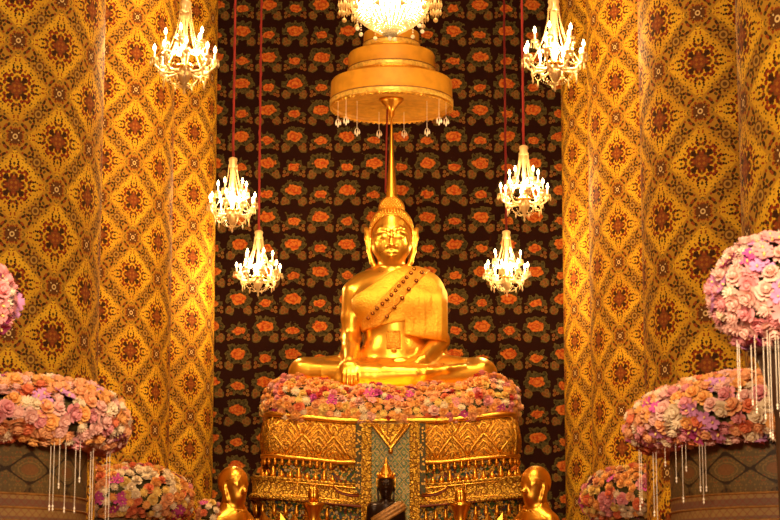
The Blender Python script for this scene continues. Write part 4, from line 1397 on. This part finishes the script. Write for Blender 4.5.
# left and right foreground stands
drum(-46, 446, YM, 131 * KM, 'dark brocade covered round stand under the pink blooms on the left', 16)
g, c = flower_dome(-48, 446, YM, dome_prof(171 * KM, 128 * KM, 57 * KM), PAL_PINK, .124, .066, 'wide dome of pink, peach and cream roses on the brocade stand at left', 21, 22000, (PI * .95, 2 * PI + .5))
for px, y0, y1 in ((51, 446, 505), (54.5, 442, 505), (60, 438, 483), (66, 443, 507), (76, 446, 507), (80.5, 440, 477), (91, 452, 530), (93.5, 448, 528), (107, 450, 536), (110, 452, 533)):
    strand(g, px, y0, y1, YM - math.sqrt(max(.02, (150 * KM) ** 2 - ((px + 46) * KM) ** 2)) + .02)
drum(803, 446, YM, 131 * KM, 'dark brocade covered round stand under the wide dome of blooms on the right', 16)
g, c = flower_dome(804, 446, YM, dome_prof(171 * KM, 128 * KM, 58 * KM), PAL_PINK, .124, .066, 'wide dome of pink, peach and orange roses on the brocade stand at right', 22, 22000, (PI * .5, 2 * PI))
for px, y0, y1 in ((639, 450, 505), (641, 452, 498), (653, 452, 511), (656, 452, 520), (664.6, 436, 461), (675.5, 442, 477), (682, 445, 497), (685.5, 440, 466), (699, 432, 486), (702, 436, 498), (705, 438, 486)):
    strand(g, px, y0, y1, YM - math.sqrt(max(.02, (150 * KM) ** 2 - ((px - 802) * KM) ** 2)) + .02)
# high balls of blooms at both edges
YH = 10.4; KH = YH * 1.01 / F
def ball_prof(R, H): return [(R * math.sin(t) if 0 < t < PI else .02, H * (1 - math.cos(t))) for t in np.linspace(.12, PI - .1, 10)]
for px, py, rx_, rz_, lab, seed in ((-51, 344, 60, 43, 'high ball of pink blooms at the left edge in front of the patterned column', 31), (786, 350, 70, 56, 'high ball of lilac and blush blooms with bead strands on the right', 32)):
    g, c = flower_dome(px, py, YH, ball_prof(rx_ * KH, rz_ * KH), PAL_LILAC, .12, .064, lab, seed, 16000, (0, 2 * PI))
    st = thing('pedestal_stand', 'slender dark wooden stand holding the high ball of blooms on the %s' % ('left' if px < 0 else 'right'), 'stand', (c.x, YH, 0))
    b = MB(); b.lathe([(.26, 0), (.26, .05), (.16, .10), (.07, .2), (.06, c.z * .5), (.07, c.z - .35), (.10, c.z - .2), (.16, c.z - .03)], (0,0,0), 20); b.build('shaft', M['standwood'], st)
    b = MB(); b.lathe([(.16, c.z - .03), (.20, c.z - .02), (.20, c.z + .0), (.01, c.z + .0)], (0,0,0), 20); b.build('tray', M['standwood'], st)
    if px > 0:
        for sx, y0, y1 in ((737, 340, 394), (739, 344, 386), (751, 345, 400), (754.5, 335, 408), (763, 338, 414), (767, 330, 432), (769.5, 334, 434), (775, 332, 404), (778, 336, 412)):
            strand(g, sx, y0, y1, YH - rx_ * KH * .75)
# lower arrangements further back, between the columns
YR = 25.2; KR = YR * 1.01 / F
for px, lab, labs, seed in ((108, 'low mound of orange and coral roses at the foot of the left columns', 'dark stand under the low mound of orange roses on the left', 41), (667, 'low mound of orange and yellow roses at the foot of the right columns', 'dark stand under the low mound of orange roses on the right', 42)):
    g, c = flower_dome(px, 516, YR, dome_prof(81 * KR, 56 * KR, 44 * KR), PAL_ORANGE, .145, .088, lab, seed, 12000, (0, 2 * PI))
    drum(px, 516, YR, 58 * KR, labs, 8)
c0 = at(206, 522, 26.6)
g, c = flower_dome(208, 521, 26.8, dome_prof(11 * .0135, 6 * .0135, 18 * .0135), PAL_WARM, .11, .075, 'small bunch of cream and peach blooms beside the left disciple statue', 43, 3000, (0, 2 * PI))
drum(208, 521, 26.8, 9 * .0135, 'narrow stand under the small bunch of blooms by the left disciple statue', 5)
# ------------------------------------------------------------------ two gilded disciples (local: facing +x, z up, 1 unit = head height 1)
def disciple(label, loc, rz, scale):
    root = thing('disciple_statue', label, 'statue', loc, 'gilded disciples beside the throne')
    s_ = Solid((-1.0, -1.05, .0), (1.05, 1.05, 6.1), .035)
    e = lambda c, r, k=.12, cut=False: s_.ell(c, r, k, cut)
    e((-.03, 0, 5.55), (.43, .38, .44)); e((.06, 0, 5.30), (.33, .29, .36)); e((.16, 0, 5.10), (.22, .19, .17))
    s_.cone((.34, 0, 5.46), (.455, 0, 5.27), .05, .07, .06); e((.40, .05, 5.25), (.05, .05, .04), .04); e((.40, -.05, 5.25), (.05, .05, .04), .04)
    for q in (-1, 1):
        s_.chain([(.36, q * .06, 5.52), (.35, q * .16, 5.555), (.27, q * .27, 5.50)], [.03, .035, .025], .04)
        e((.335, q * .15, 5.44), (.05, .075, .04), .04)
        s_.chain([(-.02, q * .355, 5.55), (-.0, q * .385, 5.42), (.02, q * .36, 5.22), (.03, q * .31, 5.05)], [.08, .07, .075, .08], .04, False, None, (1, .7, 1))
    e((.36, 0, 5.165), (.06, .10, .028), .03); e((.355, 0, 5.105), (.06, .085, .032), .03)
    s_.chain([(.42, -.09, 5.137), (.425, 0, 5.135), (.42, .09, 5.137)], [.01, .014, .01], .02, True)
    s_.cone((-.04, 0, 5.2), (-.08, 0, 4.75), .28, .34, .14)
    e((-.06, 0, 4.15), (.36, .55, .75), .2); s_.cone((-.06, -.42, 4.45), (-.06, .42, 4.45), .2, .2, .2)
    e((-.04, 0, 3.2), (.36, .52, .8), .25)
    for q in (-1, 1):     # arms folded, palms together before the chest
        s_.cone((-.06, q * .52, 4.42), (-.02, q * .70, 3.62), .2, .16, .12)
        s_.cone((-.02, q * .74, 3.62), (.56, q * .10, 4.02), .15, .10, .1)
        s_.cone((.56, q * .07, 4.0), (.62, q * .05, 4.28), .085, .07, .05, False, None, (1, .6, 1))
        for k in range(4):
            x = .55 + k * .05
            s_.cone((x, q * .045, 4.25), (x + .05, q * .03, 4.52 - .03 * abs(k - 1.5)), .032, .022, .015)
        s_.cone((.54, q * .06, 4.1), (.50, q * .05, 4.34), .035, .025, .03)
    s_.cone((-.03, .12, 2.9), (0, .16, .3), .40, .34, .2); s_.cone((-.03, -.12, 2.9), (0, -.16, .3), .40, .34, .2)
    for q in (-1, 1):
        s_.chain([(-.05, q * .2, .3), (-.02, q * .2, .1), (.35, q * .22, .07)], [.18, .13, .09], .08, False, None, (1, 1, .8))
    V, Fq = s_.mesh(); V = smooth_mesh(V, Fq, 2)
    body = link('body', new_mesh('body', V, Fq.tolist(), M['gold_old']), root)
    # robe: hanging cloth over both shoulders down to the shins
    T_ = Solid(s_.lo, (1.05, 1.05, 5.2), .035)
    T_.ell((-.06, 0, 4.15), (.42, .60, .82), .2); T_.cone((-.06, -.40, 4.46), (-.06, .40, 4.46), .25, .25, .25); T_.cone((-.06, 0, 4.5), (-.05, 0, 4.85), .42, .34, .2)
    T_.cone((-.03, .12, 3.4), (-.02, .16, .45), .50, .50, .3); T_.cone((-.03, -.12, 3.4), (-.02, -.16, .45), .50, .50, .3)
    for q in (-1, 1): T_.cone((-.06, q * .52, 4.42), (-.03, q * .74, 3.5), .25, .24, .12); T_.cone((-.03, q * .76, 3.5), (.05, q * .7, 1.6), .22, .16, .2); T_.cone((0, q * .74, 3.62), (.40, q * .28, 3.92), .2, .16, .12)
    gx_, gy_, gz_ = T_.grid()
    fold_ = .022 * np.sin(gy_ * 21 + .8 * np.sin(gz_ * 2.2)) * np.clip((4.6 - gz_) / .6, 0, 1)
    neck = np.sqrt((gx_ - .02) ** 2 + gy_ ** 2) - .30
    D_ = np.maximum(T_.D - fold_, np.maximum(.36 - gz_, np.where(gz_ > 4.45, -neck, -9)))
    V, Fq = nets(D_.astype(np.float32), T_.lo, T_.h); V = smooth_mesh(V, Fq, 1)
    link('robe', new_mesh('robe', V, Fq.tolist(), M['gold_old']), root)
    b = MB(); b.tube([(.345 * math.cos(a) - .03, .345 * math.sin(a), 4.86 - .12 * math.cos(a)) for a in np.linspace(0, 2 * PI, 25)], .035, 6); b.build('collar_hem', M['gold'], root)
    b = MB(); b.ball((-.06, 0, 5.56), (.455, .405, .452), 24, 14)
    b.v = [(x, y, z) for x, y, z in b.v]
    hs = Solid((-.6, -.5, 5.0), (.5, .5, 6.1), .03); hs.ell((-.06, 0, 5.56), (.45, .405, .45), .02)
    g_ = hs.grid(); Dh = np.maximum(hs.D, (5.58 + (.18 - g_[0]) * -.5 * (g_[0] > -.1) - .9 * np.clip(-.0 - g_[0], 0, .5) - g_[2]))
    Dh = np.maximum(Dh, g_[0] - .30)
    V, Fq = nets(Dh.astype(np.float32), hs.lo, hs.h); link('hair', new_mesh('hair', V, Fq.tolist(), M['gold_old']), root)
    b = MB(); b.box((0, 0, -.12), (1.7, 1.9, .24)); b.box((0, 0, -.55), (1.4, 1.6, .62)); b.box((0, 0, -1.0), (1.8, 2.0, .28)); b.build('pedestal', M['relief'], root, False)
    root.rotation_euler.z = rz; root.scale = (scale,) * 3
    return root
YD = 28.4; 
for px, q, lab in ((234.5, -1, 'golden disciple statue standing at the left corner of the throne'), (534.5, 1, 'golden disciple statue standing at the right corner of the throne')):
    pt, pbm = at(px, 466, YD), at(px, 503, YD)
    sc = (pt.z - pbm.z) / 1.03
    z0 = pt.z - 6.0 * sc
    if q == -1:
        first_d = disciple(lab, (pt.x, YD, z0), 0, sc); o = first_d
    else:
        o = copy_tree(first_d); o['label'] = lab; o.location = (pt.x, YD, z0)
    o.rotation_euler.z = -PI / 2 + .8 if q == -1 else -PI / 2 - .8
    # plinth down to the floor
    zb = z0 - 1.15 * sc
    pl_ = thing('square_plinth', 'plain gilded plinth under the %s disciple statue' % ('left' if q < 0 else 'right'), 'plinth', (pt.x, YD, 0))
    b = MB(); b.box((0, 0, zb / 2), (.62, .7, zb)); b.box((0, 0, .06), (.8, .85, .12)); b.build('plinth_block', M['relief'], pl_, False)

# ------------------------------------------------------------------ small dark Buddha with gold crown
YK = 26.8
kk = YK * 1.02 / F
ptip = at(386, 458, YK); hz = lambda py: at(386, py, YK).z
seat_z = hz(556)
db = thing('crowned_buddha_statue', 'small dark bronze Buddha with gold pointed crown and gold sash before the throne', 'statue', (ptip.x, YK, seat_z))
s_ = Solid((-.62, -.55, 0), (.62, .45, hz(466) - seat_z), .0085)
Z = lambda py: hz(py) - seat_z
Xp = lambda px: (px - 386) * kk
e = lambda px, py, y, rx, rz, ry, k=3, cut=False: s_.ell((Xp(px), y * kk, Z(py)), (rx * kk, ry * kk, rz * kk), k * kk, cut)
c_ = lambda a, b, ra, rb, k=3, flat=None, cut=False: s_.cone((Xp(a[0]), a[2] * kk, Z(a[1])), (Xp(b[0]), b[2] * kk, Z(b[1])), ra * kk, rb * kk, k * kk, cut, None, flat)
e(386, 483, 1, 7.6, 9, 8.5); e(386, 489, -1, 6.6, 8.5, 7); e(386, 495.5, -4, 3.4, 3, 3.5)
c_((386, 483, -7.4), (386, 488.6, -9.3), .7, 1.2, 1); e(384.6, 489, -8.2, .8, .8, .8, 1); e(387.4, 489, -8.2, .8, .8, .8, 1)
for q in (-1, 1):
    c_((386 + q * 1.6, 482.6, -7.4), (386 + q * 4.8, 482.4, -6.6), .5, .4, 1); e(386 + q * 3.2, 484.6, -6.9, 1.7, .9, 1.0, 1)
    for (a, b2) in (((386 + q * 7.4, 482, 1), (386 + q * 8.0, 489, 1)), ((386 + q * 8.0, 489, 1), (386 + q * 7.4, 498.5, 1))): c_(a, b2, 1.3, 1.4, 1, (.7, 1, 1))
e(386, 491.8, -7.4, 2.2, .7, 1.2, .8); e(386, 493.2, -7.2, 1.7, .8, 1.2, .8)
c_((386, 494, 1), (386, 505, 1), 4.6, 5.2, 3)
e(386, 517, 1, 15.5, 13, 9, 6); c_((374, 507.5, 1), (398, 507.5, 1), 5, 5, 5); e(386, 532, 1, 12.5, 16, 9.5, 6)
e(386, 544, 0, 18, 10, 12, 6)
c_((372.5, 508.5, 1), (370, 528, 3), 5, 4.2, 3); c_((370, 528, 3), (371, 545, -16), 4.0, 3.0, 3)
c_((399.5, 508.5, 1), (402, 528, 3), 5, 4.2, 3); c_((402, 528, 3), (389, 544, -17), 4.0, 3.0, 3)
for i in range(4):
    c_((369 + i * 1.6, 546, -18), (368.6 + i * 1.7, 553.5 - abs(i - 1.5), -19.5), 1.05, .75, .5)
    c_((388, 545 + i * .3, -17 - i * 1.4), (378, 545.5 + i * .3, -17.5 - i * 1.5), 1.05, .75, .5)
c_((373.5, 545, -17), (376.5, 550, -18), 1.1, .8, .6); c_((388, 543, -18), (382.5, 541.5, -20), 1.1, .8, .6)
c_((380, 548, 0), (354, 549, -10), 7, 6, 3); c_((392, 548, 0), (418, 549, -10), 7, 6, 3)
c_((354, 549.5, -12), (400, 549, -20), 6, 4, 2); c_((418, 550, -12), (376, 551.5, -17), 6, 4, 2)
V, Fq = s_.mesh(); V = smooth_mesh(V, Fq, 1)
link('body', new_mesh('body', V, Fq.tolist(), M['darkbronze']), db)
# sash: shell over the torso between two slanting lines
t_ = Solid(s_.lo, (.62, .45, Z(500)), .0085)
for a in ((386, 517, 1, 15.5, 13, 9, 6), (386, 532, 1, 12.5, 16, 9.5, 6)): t_.ell((Xp(a[0]), a[2]*kk, Z(a[1])), (a[3]*kk, a[5]*kk, a[4]*kk), a[6]*kk)
t_.cone((Xp(374), kk, Z(507.5)), (Xp(398), kk, Z(507.5)), 5*kk, 5*kk, 5*kk); t_.cone((Xp(399.5), kk, Z(508.5)), (Xp(402), 3*kk, Z(528)), 5*kk, 4.2*kk, 3*kk)
g_ = t_.grid(); xx = g_[0] / kk; zz_ = (g_[2] - Z(505)) / kk      # px units, up
d_up = (zz_ + 3.0 - (xx - 1) * .62) / 1.18      # upper edge
d_lo = -(zz_ + 17.5 - (xx + 1) * .62) / 1.18
fo = .35 * np.sin((zz_ - xx * .62) * 1.55)
D_ = np.maximum(np.maximum(t_.D / kk - 1.1 - fo, d_up), d_lo)
V, Fq = nets((D_ * kk).astype(np.float32), t_.lo, t_.h); link('sash', new_mesh('sash', V, Fq.tolist(), M['sashcloth']), db)
b = MB(); cz = lambda py: Z(py)
prof = [(8.6, 479), (9.4, 478.4), (9.3, 476.5), (8.2, 476), (8.6, 474.8), (7.0, 473.4), (7.2, 472), (5.4, 470.6), (5.6, 469.4), (3.9, 468), (4.0, 467), (2.7, 465.4), (2.0, 463), (1.1, 460.5), (.25, 457.5)]
b.lathe([(r * .92 * kk, Z(py)) for r, py in prof], (0, kk, 0), 20)
for k in range(14):
    a = 2 * PI * k / 14
    b.lathe([(1.2 * kk, 0), (.9 * kk, 1.6 * kk), (.1 * kk, 3.4 * kk)], (8.6 * kk * math.cos(a), kk + 8.6 * kk * math.sin(a), Z(476)), 5)
b.build('crown', M['gold_old'], db)
for q in (-1, 1):
    b = MB(); b.tube([(q * 8.9 * kk, kk, Z(478)), (q * 9.0 * kk, kk * .5, Z(485)), (q * 7.8 * kk, 0, Z(491))], [.5 * kk, .8 * kk, .2 * kk], 6); b.build('crown_lappet', M['gold_old'], db)
b = MB()
b.lathe([(34 * kk, -.16), (36 * kk, -.12), (33 * kk, -.06), (34 * kk, 0)], (0, -.05, 0), 32); b.build('lotus_seat', M['gold_old'], db)
at_ = thing('altar_plinth', 'gilded plinth carrying the small dark crowned Buddha', 'plinth', (ptip.x, YK, 0))
b = MB(); b.box((0, -.05, (seat_z - .16) / 2), (.9, .8, seat_z - .16)); b.box((0, -.05, .1), (1.2, 1.1, .2)); b.build('plinth_block', M['relief'], at_, False)

# ------------------------------------------------------------------ gilt vases with lotus buds before the throne
def vase(px, label, bud_py):
    Yv = 28.6; kv = Yv * 1.02 / F
    p = at(px, 503, Yv); zt = p.z
    root = thing('gilt_vase', label, 'vase', (p.x, Yv, 0), 'gilt vases before the throne')
    b = MB()
    b.lathe([(.20, 0), (.20, .08), (.12, .2), (.10, zt - 1.0), (.14, zt - .9), (.10, zt - .7)], (0,0,0), 16); b.build('stand', M['relief'], root)
    b = MB()
    b.lathe([(.06, zt - .7), (.09, zt - .64), (.11, zt - .5), (.085, zt - .36), (.07, zt - .25), (.09, zt - .15), (.14, zt - .05), (.165, zt), (.15, zt - .004), (.09, zt - .1)], (0,0,0), 18, 0, True, (9, .05)); b.build('vase_body', M['gold_old'], root)
    b = MB()
    bz = at(px, bud_py, Yv).z
    b.tube([(0, 0, zt - .1), (0, 0, bz - .1)], .025, 6)
    for k in range(6):
        a = 2 * PI * k / 6
        b.lathe([(.02, -.13), (.05, -.06), (.045, .02), (.004, .13)], (.035 * math.cos(a), .035 * math.sin(a), bz), 6)
    b.build('lotus_bud', M['gold_old'], root)
vase(313.5, 'gilt vase with lotus bud in front of the throne, left of the dark Buddha', 493)
vase(460.5, 'gilt vase with lotus bud in front of the throne, right of the dark Buddha', 496)
# ------------------------------------------------------------------ light
WARM = (1.0, .66, .30)
def point(name, loc, power, r=.05, col=WARM):
    l = bpy.data.lights.new(name, 'POINT'); l.energy = power; l.color = col; l.shadow_soft_size = r
    o = bpy.data.objects.new(name, l); o.location = loc; COL.objects.link(o); return o
for p, sz, sx in LAMPS:
    for k in range(3):
        a = 2 * PI * k / 3 + .5
        point('chandelier_lamp', (p.x + .20 * sx * math.cos(a), p.y + .20 * sx * math.sin(a), p.z + .50 * sz), 55 * L_SMALL, .04)
for k in range(4):
    a = 2 * PI * k / 4 + .6
    point('basket_lamp', (pb.x + .3 * math.cos(a), pb.y + .3 * math.sin(a), pb.z + Hh(-5)), 160 * L_BIG, .06)
def spot(name, loc, target, power, size, radius=.4, blend=.8, col=WARM):
    l = bpy.data.lights.new(name, 'SPOT'); l.energy = power; l.color = col; l.spot_size = math.radians(size); l.spot_blend = blend; l.shadow_soft_size = radius
    o = bpy.data.objects.new(name, l); o.location = loc; COL.objects.link(o)
    o.rotation_euler = (Vector(target) - Vector(loc)).to_track_quat('-Z', 'Y').to_euler(); return o
def area(name, loc, target, power, sx, sy, col=WARM):
    l = bpy.data.lights.new(name, 'AREA'); l.energy = power; l.color = col; l.shape = 'RECTANGLE'; l.size = sx; l.size_y = sy
    o = bpy.data.objects.new(name, l); o.location = loc; COL.objects.link(o)
    o.rotation_euler = (Vector(target) - Vector(loc)).to_track_quat('-Z', 'Y').to_euler(); return o
# floodlights of the hall
for sx in (-1, 1):
    spot('flood_lamp', (sx * 2.2, 18, 13.2), (0, 32, 5.5), 3600 * L_FLOOD, 30, .6, .8, (1, .60, .23))
    area('hall_lamp', (sx * 1.6, 12, 13.8), (sx * 1.2, 22, 3.0), 420 * L_HALL, 2.2, 2.2, (1, .74, .42))
    area('nave_lamp', (sx * .8, 24, 14.6), (sx * 3.5, 27, 5), 420 * L_NAVE, 1.6, 3)
spot('throne_fill', (0, 17, 2.0), (0, 30.5, 3.6), 700 * L_THRONE_FILL, 20, .3)  # added fill spot brightening the lower throne, no fixture of the hall
for sx in (-1, 1): area('front_fill', (sx * 1.2, 3.5, 4.6), (sx * 2.9, 13.5, 2.4), 330 * L_FRONT_FILL, 1.2, 1.2, (1, .72, .42))  # unseen fill lights added on the camera side to brighten the foreground flowers
w = bpy.data.worlds.new('world'); scene.world = w; w.use_nodes = True
w.node_tree.nodes['Background'].inputs[0].default_value = (1, .55, .2, 1)
w.node_tree.nodes['Background'].inputs[1].default_value = L_WORLD
scene.view_settings.view_transform = 'Standard'; scene.view_settings.look = 'None'
scene.view_settings.exposure = -0.1; scene.view_settings.gamma = 1.0; scene.view_settings.use_curve_mapping = False
scene.cycles.use_denoising = True
scene.cycles.max_bounces = 6; scene.cycles.diffuse_bounces = 3; scene.cycles.glossy_bounces = 4; scene.cycles.transmission_bounces = 4
scene.cycles.sample_clamp_indirect = 4
